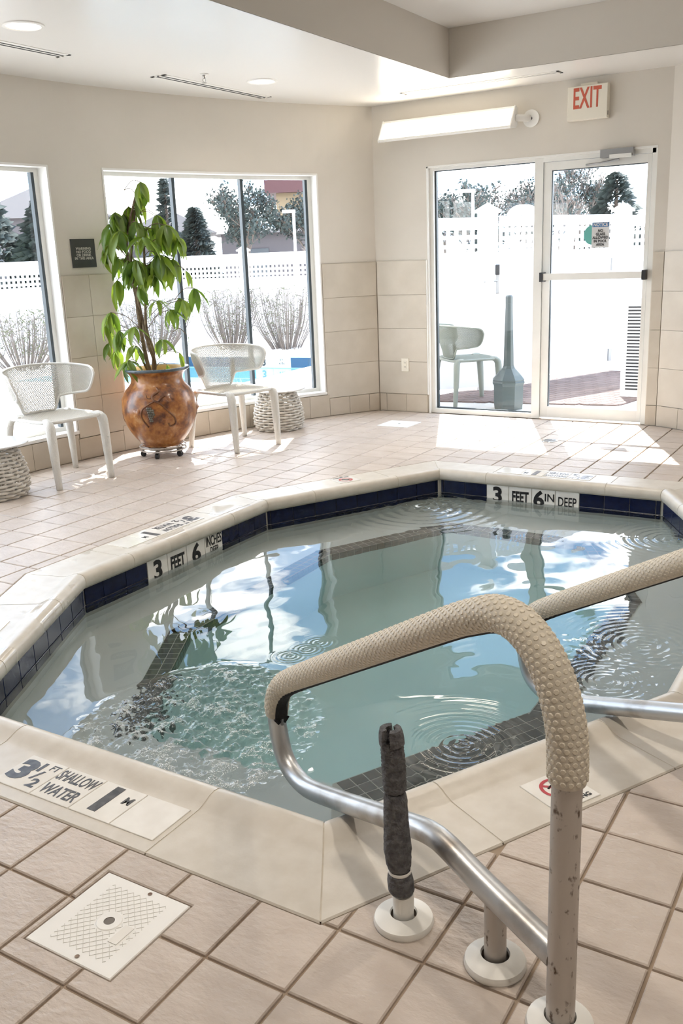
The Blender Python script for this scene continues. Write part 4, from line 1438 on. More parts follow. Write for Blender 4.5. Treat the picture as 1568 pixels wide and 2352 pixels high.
def cm(k, mb, m, smooth=True):
    me = mb.mesh(k.split('.')[0]); me.materials.append(M[m])
    if smooth: me.shade_smooth()
    CH[k] = me
cm('seat', lattice(seat_pt, 50, 50), 'weave', False)
cm('backrest', lattice(shell_pt, 128, 38), 'weave', False)
rim = [shell_pt(i / 60, 1) for i in range(61)] + [shell_pt(1, 1 - i / 8) for i in range(1, 9)] + [shell_pt(1 - i / 60, 0) for i in range(1, 61)] + [shell_pt(0, i / 8) for i in range(1, 8)]
cm('back_rim', MB().tube(rim, .0085, 8, closed=True), 'weave')
sr = [seat_pt(i / 14, 0) for i in range(15)] + [seat_pt(1, i / 14) for i in range(1, 15)] + [seat_pt(1 - i / 14, 1) for i in range(1, 15)] + [seat_pt(0, 1 - i / 14) for i in range(1, 14)]
cm('seat_rim', MB().tube(sr, .012, 8, closed=True), 'weave')
for k, (sx_, sy_) in enumerate(((1, -1), (1, 1), (-1, -1), (-1, 1))):
    if sx_ > 0:
        pth = [(.14, sy_ * .188, .440), (.19, sy_ * .200, .437), (.222, sy_ * .205, .415), (.232, sy_ * .207, .37), (.243, sy_ * .207, .20), (.255, sy_ * .208, .0)]
        rd2 = [.014, .025, .033, .033, .0285, .0205]
    else:
        pth = [(-.13, sy_ * .195, .440), (-.18, sy_ * .212, .436), (-.205, sy_ * .226, .41), (-.212, sy_ * .235, .37), (-.226, sy_ * .252, .20), (-.245, sy_ * .27, .0)]
        rd2 = [.013, .022, .029, .029, .0255, .019]
    pp = smoothpath(pth, 5)
    rr2 = np.interp(np.linspace(0, 1, len(pp)), np.linspace(0, 1, len(rd2)), rd2)
    cm('leg.%d' % k, MB().tube(pp, list(rr2), 12), 'weave')
make_chair('woven_chair', 'white woven armchair beside the left table at the picture edge', 'white woven chairs', (-4.885, 4.27, 0), math.radians(-8))
make_chair('woven_chair', 'white woven armchair between the potted plant and the wicker table', 'white woven chairs', (-4.465, 5.68, 0), math.radians(-14))

# ------------------------------------------------------------------ wicker side tables
def make_table(loc, label, rz):
    t = thing('wicker_table', label, 'side table', loc, rz, 'wicker side tables')
    mb = MB()
    rows = 15; stakes = 26; sub = 6; H0 = .335
    for r in range(rows):
        f = (r + .5) / rows
        z = H0 * f
        rad = .205 * (1 - .0 * f) * math.sqrt(max(.05, 1 - max(0, (f - .25) / .95) ** 2)) if f > .25 else .205 - .035 * ((.25 - f) / .25) ** 2
        n = stakes * sub
        pts_ = []
        for k in range(n):
            a = 2 * math.pi * k / n
            ph = math.pi * k / sub + (math.pi if r % 2 else 0)
            rr_ = rad + .0085 * math.cos(ph)
            pts_.append((rr_ * math.cos(a), rr_ * math.sin(a), z + .002 * math.sin(ph * .5 + r)))
        mb.tube(pts_, .0092, 6, closed=True)
    mb.build('wicker_base', 'basket', t, smooth=True, local=True)
    st = MB()
    for k in range(stakes):
        a = 2 * math.pi * (k + .5) / stakes
        pp = []
        for i in range(8):
            f = i / 7; z = H0 * f
            rad = .205 * math.sqrt(max(.05, 1 - max(0, (f - .25) / .95) ** 2)) if f > .25 else .205 - .035 * ((.25 - f) / .25) ** 2
            pp.append(((rad - .002) * math.cos(a), (rad - .002) * math.sin(a), z))
        st.tube(pp, .006, 5)
    st.build('stakes', 'basket', t, local=True, kind='stuff')
    MB().lathe([(.001, .336), (.224, .336), (.234, .341), (.236, .347), (.232, .350), (.001, .350)], 56).build('table_top', 'tabletop', t, smooth=True, autos=30, local=True)
make_table((-4.925, 3.745, 0), 'round wicker table cut off by the left picture edge', 0)
make_table((-4.555, 6.385, 0), 'round wicker table beside the far woven chair', .4)

# ================================================================== pot, rolling stand, plant
PP = Vector((-4.775, 5.165, 0))
t = thing('plant_stand', 'round metal plant stand on casters under the clay pot', 'plant stand', PP)
for r, z in ((.172, .078), (.172, .052), (.11, .056)):
    MB().tube([PP + Vector((r * math.cos(2 * math.pi * k / 48), r * math.sin(2 * math.pi * k / 48), z)) for k in range(48)], .0055, 8, closed=True).build('ring', 'steelold', t, smooth=True)
for k in range(2):
    a = math.pi * k / 2 + .35; dv_ = Vector((math.cos(a), math.sin(a), 0))
    MB().tube([PP - dv_ * .172 + UP * .052, PP + dv_ * .172 + UP * .052], .006, 8).build('cross_bar', 'steelold', t)
for k in range(5):
    a = 2 * math.pi * k / 5 + .1; dv_ = Vector((math.cos(a), math.sin(a), 0)); tn = Vector((-dv_.y, dv_.x, 0))
    b = PP + dv_ * .150
    cs_ = MB().tube([b + UP * .05, b + UP * .032], .008, 8).build('caster', 'silver', t)
    MB().tube([b - tn * .012 + UP * .021, b + tn * .012 + UP * .021], .021, 16).build('wheel', 'blackplastic', cs_, smooth=True, autos=40)

def potmat():
    m, tt, p, out = nodes('glazed_clay'); Lk = tt.links.new
    tcn = tt.nodes.new('ShaderNodeTexCoord')
    n1 = tt.nodes.new('ShaderNodeTexNoise'); n1.inputs['Scale'].default_value = 7; n1.inputs['Detail'].default_value = 8; n1.inputs['Roughness'].default_value = .65
    n2 = tt.nodes.new('ShaderNodeTexNoise'); n2.inputs['Scale'].default_value = 30; n2.inputs['Detail'].default_value = 6
    Lk(tcn.outputs['Object'], n1.inputs[0]); Lk(tcn.outputs['Object'], n2.inputs[0])
    r = tt.nodes.new('ShaderNodeValToRGB'); e_ = r.color_ramp.elements
    e_[0].position = .36; e_[0].color = (.09, .026, .010, 1)
    e_[1].position = .72; e_[1].color = (.50, .30, .14, 1)
    k = e_.new(.47); k.color = (.24, .082, .020, 1)
    k = e_.new(.58); k.color = (.38, .155, .038, 1)
    ad = tt.nodes.new('ShaderNodeMath'); ad.operation = 'MULTIPLY_ADD'; ad.inputs[1].default_value = .35
    Lk(n2.outputs['Fac'], ad.inputs[0])
    sb = tt.nodes.new('ShaderNodeMath'); sb.operation = 'SUBTRACT'; sb.inputs[1].default_value = .175
    Lk(n1.outputs['Fac'], sb.inputs[0]); Lk(sb.outputs[0], ad.inputs[2])
    Lk(ad.outputs[0], r.inputs[0]); Lk(r.outputs[0], p.inputs['Base Color'])
    p.inputs['Roughness'].default_value = .32; p.inputs['Coat Weight'].default_value = .35; p.inputs['Coat Roughness'].default_value = .15
    b = tt.nodes.new('ShaderNodeBump'); b.inputs['Strength'].default_value = .25; b.inputs['Distance'].default_value = .006
    Lk(n2.outputs['Fac'], b.inputs['Height']); Lk(b.outputs[0], p.inputs['Normal'])
    return m
M['pot'] = potmat()
M['potin'] = mat('pot_inside', (.50, .33, .10), .5, col2=(.42, .26, .07), nscale=9)
M['potrim'] = mat('pot_rim', (.05, .07, .085), .2, col2=(.10, .13, .15), nscale=20)
M['vine'] = mat('vine_relief', (.10, .035, .016), .4, col2=(.22, .09, .03), nscale=20)
M['grape'] = mat('grape_relief', (.17, .16, .13), .45, col2=(.10, .09, .07), nscale=40)
PZ = .084
prof = [(.001, 0), (.138, 0), (.150, .012), (.178, .045), (.222, .105), (.256, .175), (.273, .25), (.276, .30), (.266, .36), (.238, .42), (.205, .458), (.192, .485), (.192, .512), (.202, .535), (.222, .556), (.236, .566)]
pr2 = smoothpath([(a, b, 0) for a, b in prof], 4)
t = thing('plant_pot', 'large glazed orange-brown clay urn with vine relief', 'pot', PP + UP * PZ)
MB().lathe([(p.x, p.y) for p in pr2], 72, PP + UP * PZ, cap0=True).build('body', 'pot', t, smooth=True)
rimr = MB().lathe([(.236, .562), (.244, .569), (.245, .577), (.238, .584), (.226, .583), (.216, .572)], 72, PP + UP * PZ).build('rim', 'potrim', t, smooth=True)
MB().lathe([(.218, .575), (.196, .55), (.180, .51), (.176, .46), (.178, .44)], 64, PP + UP * PZ).build('inside', 'potin', t, smooth=True)
MB().lathe([(.18, .445), (.001, .452)], 40, PP + UP * PZ).build('soil', 'soil', t)
ph_ = [p.y for p in pr2]; prr = [p.x for p in pr2]
def onpot(a, h, lift=0.0):
    r = float(np.interp(h, ph_[3:], prr[3:])) + lift
    return PP + Vector((r * math.cos(a), r * math.sin(a), PZ + h))
A0 = math.atan2(-PP.y, -PP.x)                     # side that faces the pool end of the room
def vine(pts_, r=.0085):
    pts2 = smoothpath([(x, y, 0) for x, y in pts_], 5)
    MB().tube([onpot(A0 + p.x, p.y, .001) for p in pts2], r, 8).build('vine', 'vine', t, smooth=True)
for rot in (0.0, 2.1, 4.2):
    vine([(rot - .10 + .05, .455), (rot - .02 + .02, .43), (rot - .16, .405), (rot - .18, .385), (rot - .12, .365), (rot - .02, .36), (rot + .06, .385), (rot + .18, .40)])
    vine([(rot - .12, .365), (rot + .06, .335), (rot + .22, .285), (rot + .38, .235), (rot + .40, .19), (rot + .26, .175), (rot + .2, .20)], .007)
    vine([(rot - .14, .362), (rot - .34, .335), (rot - .48, .30), (rot - .50, .24), (rot - .36, .175)], .006)
    vine([(rot - .17, .385), (rot - .32, .385), (rot - .38, .41)], .004)
    # leaf relief
    for (la, lh, sc_) in ((rot + .26, .345, .055), (rot + .1, .235, .04), (rot - .62, .27, .045)):
        vs = []; fs = []
        N = 22
        for k in range(N):
            b = 2 * math.pi * k / N
            rr_ = sc_ * (.8 + .25 * math.cos(5 * b))
            vs.append(onpot(A0 + la + rr_ * math.cos(b) / .27, lh + rr_ * math.sin(b), .001))
        vs.append(onpot(A0 + la, lh, .016)); 
        fs = [(k, (k + 1) % N, N) for k in range(N)]
        MB().add(vs, fs).build('leaf_relief', 'pot', t, smooth=True)
    gr_ = MB()
    for gi in range(7):
        for gj in range(4 - abs(gi - 2) // 2 if gi < 5 else 2):
            a_, h_ = rot - .27 + .045 * (gj - 1.3) + .01 * gi, .315 - .0155 * gi
            c_ = onpot(A0 + a_, h_, .0)
            gr_.lathe([(.0085 * math.sin(q), -.0085 * math.cos(q)) for q in [math.pi * i / 5 for i in range(6)]], 8, c_)
    gr_.build('grape_relief', 'grape', t, smooth=True)

# plant --------------------------------------------------------------
t = thing('money_tree', 'tall leafy money tree with slender braided stems growing in the clay urn', 'plant', PP + UP * .54)
VR = Vector((.854, .518, 0)).normalized(); VD = Vector((-.518, .854, 0)).normalized()
def pl(px, py, dep=0.0):
    """a point at picture column and row on the plant's own plane, dep metres behind it"""
    k = .00337
    return PP + VR * ((px - 376) * k) + VD * dep + UP * ((1046 - py) * k * .985 - .0) 
def stem(pts_, r0, r1):
    pp = smoothpath([pl(*p) for p in pts_], 6)
    MB().tube(pp, list(np.linspace(r0, r1, len(pp))), 9).build('stem', 'bark', t, smooth=True)
stem([(372, 888, .02), (362, 850, -.02), (352, 800, .03), (349, 740, .0), (345, 690, .03), (339, 640, .01), (336, 580, .02), (350, 530, 0), (368, 478, 0)], .017, .009)
stem([(362, 888, -.02), (372, 840, .03), (365, 790, -.02), (353, 730, .02), (350, 680, -.01), (344, 630, -.02), (352, 560, .0), (362, 505, .02)], .016, .008)
stem([(378, 888, 0), (368, 850, .05), (372, 810, .02), (364, 760, -.02), (366, 690, .02), (372, 620, 0), (372, 560, .03), (365, 500, .02)], .015, .007)
stem([(368, 888, .04), (352, 850, .05), (345, 828, .03), (340, 810, 0)], .011, .006)
def leafmesh(curl, wide):
    """leaflet along +X, unit length, drooping by curl, folded at the midrib"""
    mb = MB(); n = 9
    for i in range(n + 1):
        f = i / n
        wv_ = wide * math.sin(math.pi * min(1, f ** .85)) ** .9 * (1 - .15 * f) + .004
        ang_ = curl * f
        x = math.sin(ang_) / curl if curl else f
        z = -(1 - math.cos(ang_)) / curl if curl else 0
        rip = .012 * math.sin(f * 20)
        mb.v += [(x, -wv_, z + wv_ * .35 + rip), (x, -wv_ * .5, z + wv_ * .14), (x, 0, z), (x, wv_ * .5, z + wv_ * .14), (x, wv_, z + wv_ * .35 - rip)]
    for i in range(n):
        for k in range(4):
            mb.f.append((5 * i + k, 5 * i + k + 1, 5 * i + 6 + k, 5 * i + 5 + k))
    me = mb.mesh('leaf'); me.materials.append(M['leaf']); me.shade_smooth()
    return me
LM = [leafmesh(c_, w_) for c_ in (.5, 1.0, 1.5) for w_ in (.12, .15)]
LW = [leafmesh(c_, w_) for c_ in (.6, 1.1, 1.6) for w_ in (.13, .165)]
rl = random.Random(21)
# (column, row, depth, leaflets, length, droop degrees, stem anchor column,row)
HUBS = [(345, 448, .0, 5, .17, 68, 343, 470), (312, 478, .05, 6, .19, 62, 340, 540), (285, 492, -.06, 5, .18, 66, 338, 560), (272, 520, .08, 5, .18, 55, 337, 580),
        (300, 530, -.14, 6, .19, 48, 338, 590), (335, 512, -.10, 5, .18, 60, 340, 560), (372, 505, .06, 5, .16, 58, 365, 520), (392, 520, -.04, 5, .17, 55, 370, 560),
        (262, 556, -.02, 5, .16, 58, 338, 610), (352, 545, -.18, 6, .18, 30, 345, 590), (402, 548, .05, 5, .15, 55, 372, 590), (300, 575, .10, 5, .18, 66, 340, 620),
        (330, 590, -.16, 6, .19, 64, 342, 640), (372, 580, -.10, 5, .18, 66, 370, 610), (282, 600, -.06, 4, .16, 60, 340, 640), (398, 590, .02, 4, .15, 66, 372, 630),
        (318, 612, -.05, 5, .18, 74, 340, 650), (352, 612, .02, 5, .19, 76, 345, 660),
        (380, 640, -.05, 5, .15, 35, 368, 660), (385, 695, -.08, 6, .14, 30, 366, 720), (412, 715, -.03, 6, .15, 40, 366, 760), (430, 692, .03, 5, .14, 62, 366, 740),
        (447, 634, .03, 2, .11, 70, 430, 640), (463, 672, .02, 5, .15, 66, 430, 700), (440, 695, -.06, 3, .14, 62, 380, 740),
        (279, 716, -.04, 6, .17, 66, 350, 760), (262, 742, .04, 4, .15, 62, 345, 780), (258, 785, .05, 4, .12, 50, 300, 780), (300, 755, -.08, 5, .15, 62, 350, 790),
        (334, 748, -.12, 5, .14, 45, 355, 780), (388, 778, -.06, 6, .13, 42, 370, 830), (313, 820, -.10, 6, .15, 42, 345, 850), (325, 790, -.02, 5, .14, 40, 352, 830),
        (280, 800, .02, 4, .14, 66, 330, 810), (392, 835, -.02, 3, .11, 72, 372, 850), (418, 810, .02, 2, .13, 78, 380, 830), (438, 772, .03, 1, .10, 75, 420, 770), (355, 660, -.10, 3, .16, 66, 348, 690), (300, 648, .0, 4, .18, 78, 338, 660)]
for h_ in HUBS[:18]:
    HUBS.append((h_[0] + rl.uniform(-16, 16), h_[1] + rl.uniform(-10, 22), -h_[2] + rl.uniform(-.08, .08), 4, h_[4] * .95, h_[5] + rl.uniform(-8, 8), h_[6], h_[7]))
for (px, py, dep, cnt, ln, dr_, ax_, ay_) in HUBS:
    hub = pl(px + (34 if py < 625 else 10) + max(0, 300 - px) * .12, py + (24 if 455 < py < 600 else 6), dep); anc = pl(ax_, ay_, 0.0)
    md_ = (hub + anc) / 2 + UP * .035
    pet = MB().tube(smoothpath([anc, md_, hub], 4), .0028, 5).build('petiole', 'bark', t, smooth=True)
    ph0 = rl.uniform(0, 6.28)
    outd = hub - anc; base = math.atan2(outd.y, outd.x) if outd.to_2d().length > .03 else ph0
    for k in range(cnt):
        az = base + (k - (cnt - 1) / 2) * (5.2 / max(cnt, 4)) + rl.uniform(-.2, .2)
        dp = math.radians(dr_ + rl.uniform(-16, 14))
        l_ = ln * rl.uniform(.95, 1.35)
        me_ = (LW if py < 625 else LM)[rl.randrange(len(LM))]
        ob = inst(me_, 'leaf', t)
        roll = rl.uniform(-.5, .5)
        R_ = Matrix.Rotation(az, 4, 'Z') @ Matrix.Rotation(dp * .8, 4, 'Y') @ Matrix.Rotation(roll, 4, 'X')
        W = Matrix.Translation(hub) @ R_ @ Matrix.Diagonal((l_, l_, l_, 1))
        ob.matrix_basis = wm(t).inverted() @ W

# ================================================================== outside
GZ = -.03
OPOOL = [(-9.9, 7.6), (-7.4, 7.2), (-6.6, 11.55), (-9.7, 11.35)]
OPOOL = [(-6.9, 9.0), (-7.1, 11.75), (-9.9, 11.35), (-10.2, 8.2)]
BR = [(-4.3, 7.75), (-2.2, 7.75), (-1.7, 10.2), (-2.6, 11.9), (-3.2, 11.2), (-4.35, 8.6)]
ROUT = inset(ROOM, -.19)
gm = fill([(-70, -30), (40, -30), (40, 90), (-70, 90)], [ROUT, OPOOL], GZ)
ground = gm.build('patio_ground', 'concrete', None, kind='structure', label='bright concrete patio outside the windows', cat='ground')
# brick pavers outside the door, herringbone-free running bond along the fence
pv_m = MB().bbox((0, 0, 0), (1, 0, 0), (0, 1, 0), (0, 0, 1), .192, .094, .03, .003).mesh('brick'); pv_m.materials.append(M['brick'])
pav = thing('brick_paving', 'reddish brown brick paving between the door and the gate', 'paving', (-3.1, 9.4, GZ))
ca, sa = math.cos(math.radians(63)), math.sin(math.radians(63))
nbr = 0
QUAD = [(-4.25, 8.25), (-2.25, 8.55), (-1.95, 10.2), (-2.75, 12.0), (-3.05, 12.0)]
for i in range(-14, 22):
    for j in range(-24, 26):
        u = i * .2 + (.1 if j % 2 else 0); v = j * .1
        x = -3.1 + u * ca - v * sa; y = 9.9 + u * sa + v * ca
        okp = all((QUAD[(k + 1) % 5][0] - QUAD[k][0]) * (y - QUAD[k][1]) - (QUAD[(k + 1) % 5][1] - QUAD[k][1]) * (x - QUAD[k][0]) > 0 for k in range(5))
        cr_ = [(x + a * .096 * ca - b * .047 * sa, y + a * .096 * sa + b * .047 * ca) for a, b in ((-1, -1), (1, -1), (1, 1), (-1, 1))]
        pc = inter(cr_, QUAD)
        if len(pc) < 3 or area(pc) < .002 or nbr >= 300: continue
        nbr += 1
        if area(pc) > .0179:
            inst(pv_m, 'brick', pav, (x + 3.1, y - 9.4, .0), (0, 0, math.radians(63)))
        else:
            b_ = MB(); tilepiece(b_, [(p[0] - x, p[1] - y) for p in pc], .015, .003, .03)
            me_ = b_.mesh('brick'); me_.materials.append(M['brick'])
            inst(me_, 'brick', pav, (x + 3.1, y - 9.4, .0))
# outdoor pool basin
t = thing('outdoor_pool', 'outdoor swimming pool with blue tile band beyond the window', 'pool', (-8.5, 9.9, GZ))
b = MB(); n = len(OPOOL)
OPC = [Vector((*p, 0)) for p in OPOOL]
b.add([(p.x, p.y, GZ) for p in OPC] + [(p.x, p.y, -1.2) for p in OPC], [(i, n + i, n + (i + 1) % n, (i + 1) % n) for i in range(n)] + [(n, n + 1, n + 2, n + 3)])
b.build('basin', 'poolblue', t)
a, bb = OPC[1], OPC[2]
dd = (bb - a).normalized(); nn_ = Vector((-dd.y, dd.x, 0)); LL = (bb - a).length
for k in range(int(LL / .305)):
    c = a + dd * (.305 * (k + .5)) + nn_ * .004
    if 3 <= k <= 4:
        MB().obox(c + UP * -.115, dd, nn_, UP, .30, .012, .15).build('depth_marker', 'marker', t)
        if k == 4: text('3', .15, 'ink', t, c + nn_ * .008 + UP * -.115, -dd, UP, .006)
        else: text('FT\n6 IN', .05, 'ink', t, c + nn_ * .008 + UP * -.105, -dd, UP, .001)
    else:
        MB().obox(c + UP * -.115, dd, nn_, UP, .298, .012, .15).build('band_tile', 'pooltile', t)
MB().add([(p.x, p.y, -.20) for p in OPC], [(0, 1, 2, 3)]).build('water_surface', glassy('outdoor_water', .02, (.62, .86, .92)), t)
# ------------------------------------------------------------------ white lattice-top fences
def fence(pts_, hgt, label, lat0, lat1, bay=1.9, post=.13, cap=True):
    t = thing('vinyl_fence', label, 'fence', (*pts_[0], GZ))
    posts = []
    for a, b in zip(pts_, pts_[1:]):
        a = Vector((*a, 0)); b = Vector((*b, 0)); d_ = b - a; l_ = d_.length; d_.normalize(); n_ = Vector((-d_.y, d_.x, 0))
        nb = max(1, round(l_ / bay)); w_ = l_ / nb
        for k in range(nb + 1):
            p = a + d_ * (w_ * k)
            if all((p - q).length > .2 for q in posts): posts.append(p)
        for k in range(nb):
            m_ = a + d_ * (w_ * (k + .5)); iw = w_ - post
            MB().obox(m_ + UP * ((GZ + .05 + lat0) / 2), d_, n_, UP, iw, .035, lat0 - GZ - .05).build('panel', 'vinyl', t)
            for z in (lat0 + .01, lat1 + (hgt - lat1) / 2):
                hz = .05 if z < lat1 else hgt - lat1
                MB().obox(m_ + UP * z, d_, n_, UP, iw, .05, hz).build('rail', 'vinyl', t)
            lt = MB(); sp = .083; nv = int(iw / sp)
            for q in range(nv + 1):
                lt.obox(m_ + d_ * (-iw / 2 + iw * q / nv) + UP * ((lat0 + lat1) / 2), d_, n_, UP, .040, .012, lat1 - lat0)
            nh = max(2, int(round((lat1 - lat0) / sp)))
            for q in range(nh + 1):
                lt.obox(m_ + UP * (lat0 + (lat1 - lat0) * q / nh), d_, n_, UP, iw, .014, .040)
            lt.build('lattice', 'vinyl', t)
    for p in posts:
        po = MB().box((p.x - post / 2, p.y - post / 2, GZ), (p.x + post / 2, p.y + post / 2, hgt + .04)).build('post', 'vinyl', t)
        h = hgt + .04; c = post / 2 + .025
        cp = MB().box((p.x - c, p.y - c, h), (p.x + c, p.y + c, h + .03))
        cp.add([(p.x - c + .01, p.y - c + .01, h + .03), (p.x + c - .01, p.y - c + .01, h + .03), (p.x + c - .01, p.y + c - .01, h + .03), (p.x - c + .01, p.y + c - .01, h + .03), (p.x, p.y, h + .10)], [(0, 1, 4), (1, 2, 4), (2, 3, 4), (3, 0, 4)])
        cp.build('post_cap', 'vinyl', po)
    return t
fence([(-12.9, 5.0), (-11.9, 13.4), (-7.0, 14.0)], 1.52, 'white lattice-top fence beyond the outdoor pool', 1.08, 1.33)
fence([(-5.0, 7.9), (-3.80, 9.15)], 1.73, 'white lattice-top fence just outside the sidelight', 1.36, 1.63, bay=1.8, post=.16)
fence([(-2.95, 11.05), (-1.2, 14.6)], 1.73, 'white lattice-top fence seen through the right of the door', 1.36, 1.63, bay=1.9, post=.16)
# gate between the two door fences
ga, gb = Vector((-3.72, 9.30, 0)), Vector((-3.02, 10.92, 0))
gd = (gb - ga).normalized(); gn = Vector((-gd.y, gd.x, 0)); gl = (gb - ga).length; gmid = (ga + gb) / 2
t = thing('fence_gate', 'white vinyl gate with arched lattice top and keypad lock', 'gate', gmid + UP * GZ)
MB().obox(gmid + UP * .70, gd, gn, UP, gl, .04, 1.28).build('gate_panel', 'vinyl', t)
lt = MB()
for q in range(int(gl / .083) + 1): lt.obox(ga + gd * min(gl, q * .083) + UP * 1.5, gd, gn, UP, .04, .012, .30)
for z in (1.36, 1.44, 1.52, 1.60): lt.obox(gmid + UP * z, gd, gn, UP, gl, .014, .04)
lt.build('lattice', 'vinyl', t)
MB().obox(gmid + UP * 1.69, gd, gn, UP, gl, .05, .10).build('top_rail', 'vinyl', t)
for k in range(1):
    vs = []; N = 14; cc = ga + gd * .33
    for y_ in (-.025, .025):
        for q in range(N + 1):
            a_ = math.pi * q / N
            vs.append(cc + gn * y_ + gd * (.22 * math.cos(a_)) + UP * (1.73 + .12 * math.sin(a_)))
    MB().add(vs, [tuple(reversed(range(N + 1))), tuple(range(N + 1, 2 * N + 2))] + [(q, q + 1, N + 2 + q, N + 1 + q) for q in range(N)]).build('arch', 'vinyl', t)
for z in (.18, 1.2):
    MB().obox(gb - gd * .02 - gn * .03 + UP * z, gd, gn, UP, .05, .02, .14).build('hinge', 'silver', t)
t = thing('keypad_lock', 'grey metal keypad lever lock on the white gate', 'lock', (-3.71, 9.27, 1.0))
lc = Vector((-3.73, 9.20, 1.12))
ln_ = Vector((.6, -.8, 0)); lr = Vector((.8, .6, 0))
MB().bbox(lc, lr, UP, ln_, .07, .30, .05, .008).build('body', 'silver', t)
MB().bbox(lc + UP * .09 + ln_ * .03, lr, UP, ln_, .062, .10, .02, .006).build('keypad', 'blackplastic', t)
MB().tube([lc + ln_ * .05 - UP * .02, lc + ln_ * .06 - UP * .02 - lr * .02, lc + ln_ * .06 - UP * .025 - lr * .14], .010, 8).build('lever', 'silver', t)
# ------------------------------------------------------------------ smokers' post, outdoor chair, vent unit
sp_ = Vector((-3.17, 8.14, GZ))
t = thing('smokers_post', 'dark grey plastic cigarette receptacle post outside the sidelight', 'ash bin', sp_)
MB().lathe([(.135, 0), (.142, .05), (.145, .22), (.15, .24)], 8, sp_, cap0=True).build('bucket', 'smoker', t)
MB().lathe([(.152, .235), (.158, .25), (.150, .265), (.155, .275), (.120, .315), (.062, .375), (.052, .40)], 8, sp_).build('dome', 'smoker', t)
MB().lathe([(.050, .395), (.046, .55), (.036, .92), (.034, .96), (.036, .965), (.036, 1.02), (.026, 1.035)], 8, sp_, cap1=True).build('neck', 'smoker', t)
M['weaveout'] = mat('shaded_grey_weave', (.22, .24, .21), .6)  # greenish grey, darkened to stand for the chair's shaded side
make_chair('woven_chair', 'grey woven chair outside the sidelight, shade put into its colour', 'white woven chairs', (-3.67, 8.33, GZ), math.radians(48), 'weaveout')
t = thing('louvred_unit', 'white louvred air unit standing outside the door', 'air unit', (-2.0, 9.4, GZ))
MB().box((-2.38, 9.05, GZ), (-1.6, 9.75, .92)).build('casing', 'vinyl', t)
for k in range(26):
    z = .04 + k * .031
    MB().box((-2.392, 9.10, z), (-2.378, 9.70, z + .012)).build('louvre', 'vinyl', t)
    MB().box((-2.383, 9.10, z + .014), (-2.379, 9.62, z + .026)).build('louvre_gap', 'slot', t)
    MB().box((-2.33, 9.046, z + .013), (-2.20, 9.051, z + .027)).build('louvre_gap', 'slot', t)
# ------------------------------------------------------------------ shrubs
def shrub(x, y, hgt, wid, label, seed, leaves=1300, n=62, group='bare clipped shrubs by the fence'):
    r = random.Random(seed)
    t = thing('twiggy_shrub', label, 'shrub', (x, y, GZ), group=group)
    mb = MB(); lv = MB()
    for k in range(n):
        a = r.uniform(0, 6.28); sp = r.uniform(.1, 1) ** .6
        tip = Vector((x + math.cos(a) * wid * sp, y + math.sin(a) * wid * sp, hgt * r.uniform(.75, 1.0)))
        bs = Vector((x + math.cos(a) * wid * .40 * sp, y + math.sin(a) * wid * .40 * sp, GZ))
        md = bs.lerp(tip, .5) + Vector((math.cos(a), math.sin(a), 0)) * wid * .12 * sp
        pts_ = smoothpath([bs, md, tip], 4)
        mb.tube(pts_, list(np.linspace(.008, .0035, len(pts_))), 4, caps=False)
        for j in range(9):
            p = pts_[r.randrange(2, len(pts_))]
            q = p + Vector((r.uniform(-1, 1) * .16, r.uniform(-1, 1) * .16, r.uniform(.02, .16)))
            if q.z > hgt * 1.02: q.z = hgt * 1.02
            mb.tube([p, q], [.004, .0025], 3, caps=False)
            for _ in range(max(1, leaves // (n * 9))):
                c = p.lerp(q, r.uniform(.3, 1)); s = r.uniform(.008, .018)
                u = Vector((r.uniform(-1, 1), r.uniform(-1, 1), r.uniform(-1, 1))).normalized(); v = u.orthogonal().normalized()
                lv.add([c - u * s, c + v * s * .5, c + u * s, c - v * s * .5], [(0, 1, 2, 3)])
    mb.build('twigs', 'twig', t); lv.build('leaves', 'bush', t, kind='stuff')
shrub(-8.85, 12.75, .95, .62, 'bare twiggy shrub seen through the right window pane', 1)
shrub(-9.85, 12.55, .93, .55, 'bare twiggy shrub behind the middle window mullion', 2)
shrub(-11.05, 12.0, .80, .70, 'bare twiggy shrub seen between the plant leaves', 3)
shrub(-11.25, 9.35, .80, .75, 'pale green clipped shrub seen through the left window', 4, leaves=3000, n=70)
# ------------------------------------------------------------------ trees
def conifer(x, y, hgt, wid, label, seed, z0=.0, n=2600, dens=1.0, group='trees beyond the fence'):
    r = random.Random(seed)
    t = thing('conifer_tree', label, 'tree', (x, y, GZ), group=group)
    MB().tube([(x, y, GZ), (x, y, hgt * .95)], [.14, .03], 7).build('trunk', 'trunk', t)
    mb = MB()
    for k in range(n):
        f = r.random() ** 1.3
        z = hgt * (.06 + .94 * f)
        R = wid * (1 - f) ** .75 * (.55 + .45 * abs(math.sin(f * 31 + r.uniform(-.4, .4)))) + .05
        a = r.uniform(0, 6.28); rad = R * r.uniform(.45, 1) ** .5
        c = Vector((x + rad * math.cos(a), y + rad * math.sin(a), z - rad * .25))
        s = r.uniform(.10, .24) * (hgt / 5) ** .4
        u = Vector((math.cos(a), math.sin(a), r.uniform(-.5, .3))).normalized(); v = Vector((-math.sin(a), math.cos(a), r.uniform(-.4, .4))).normalized()
        w_ = u.cross(v) * s * .35
        mb.add([c - u * s * .6, c + v * s * .4 + w_, c + u * s, c - v * s * .4 - w_], [(0, 1, 2, 3)])
    mb.build('foliage', 'conifer', t, kind='stuff')
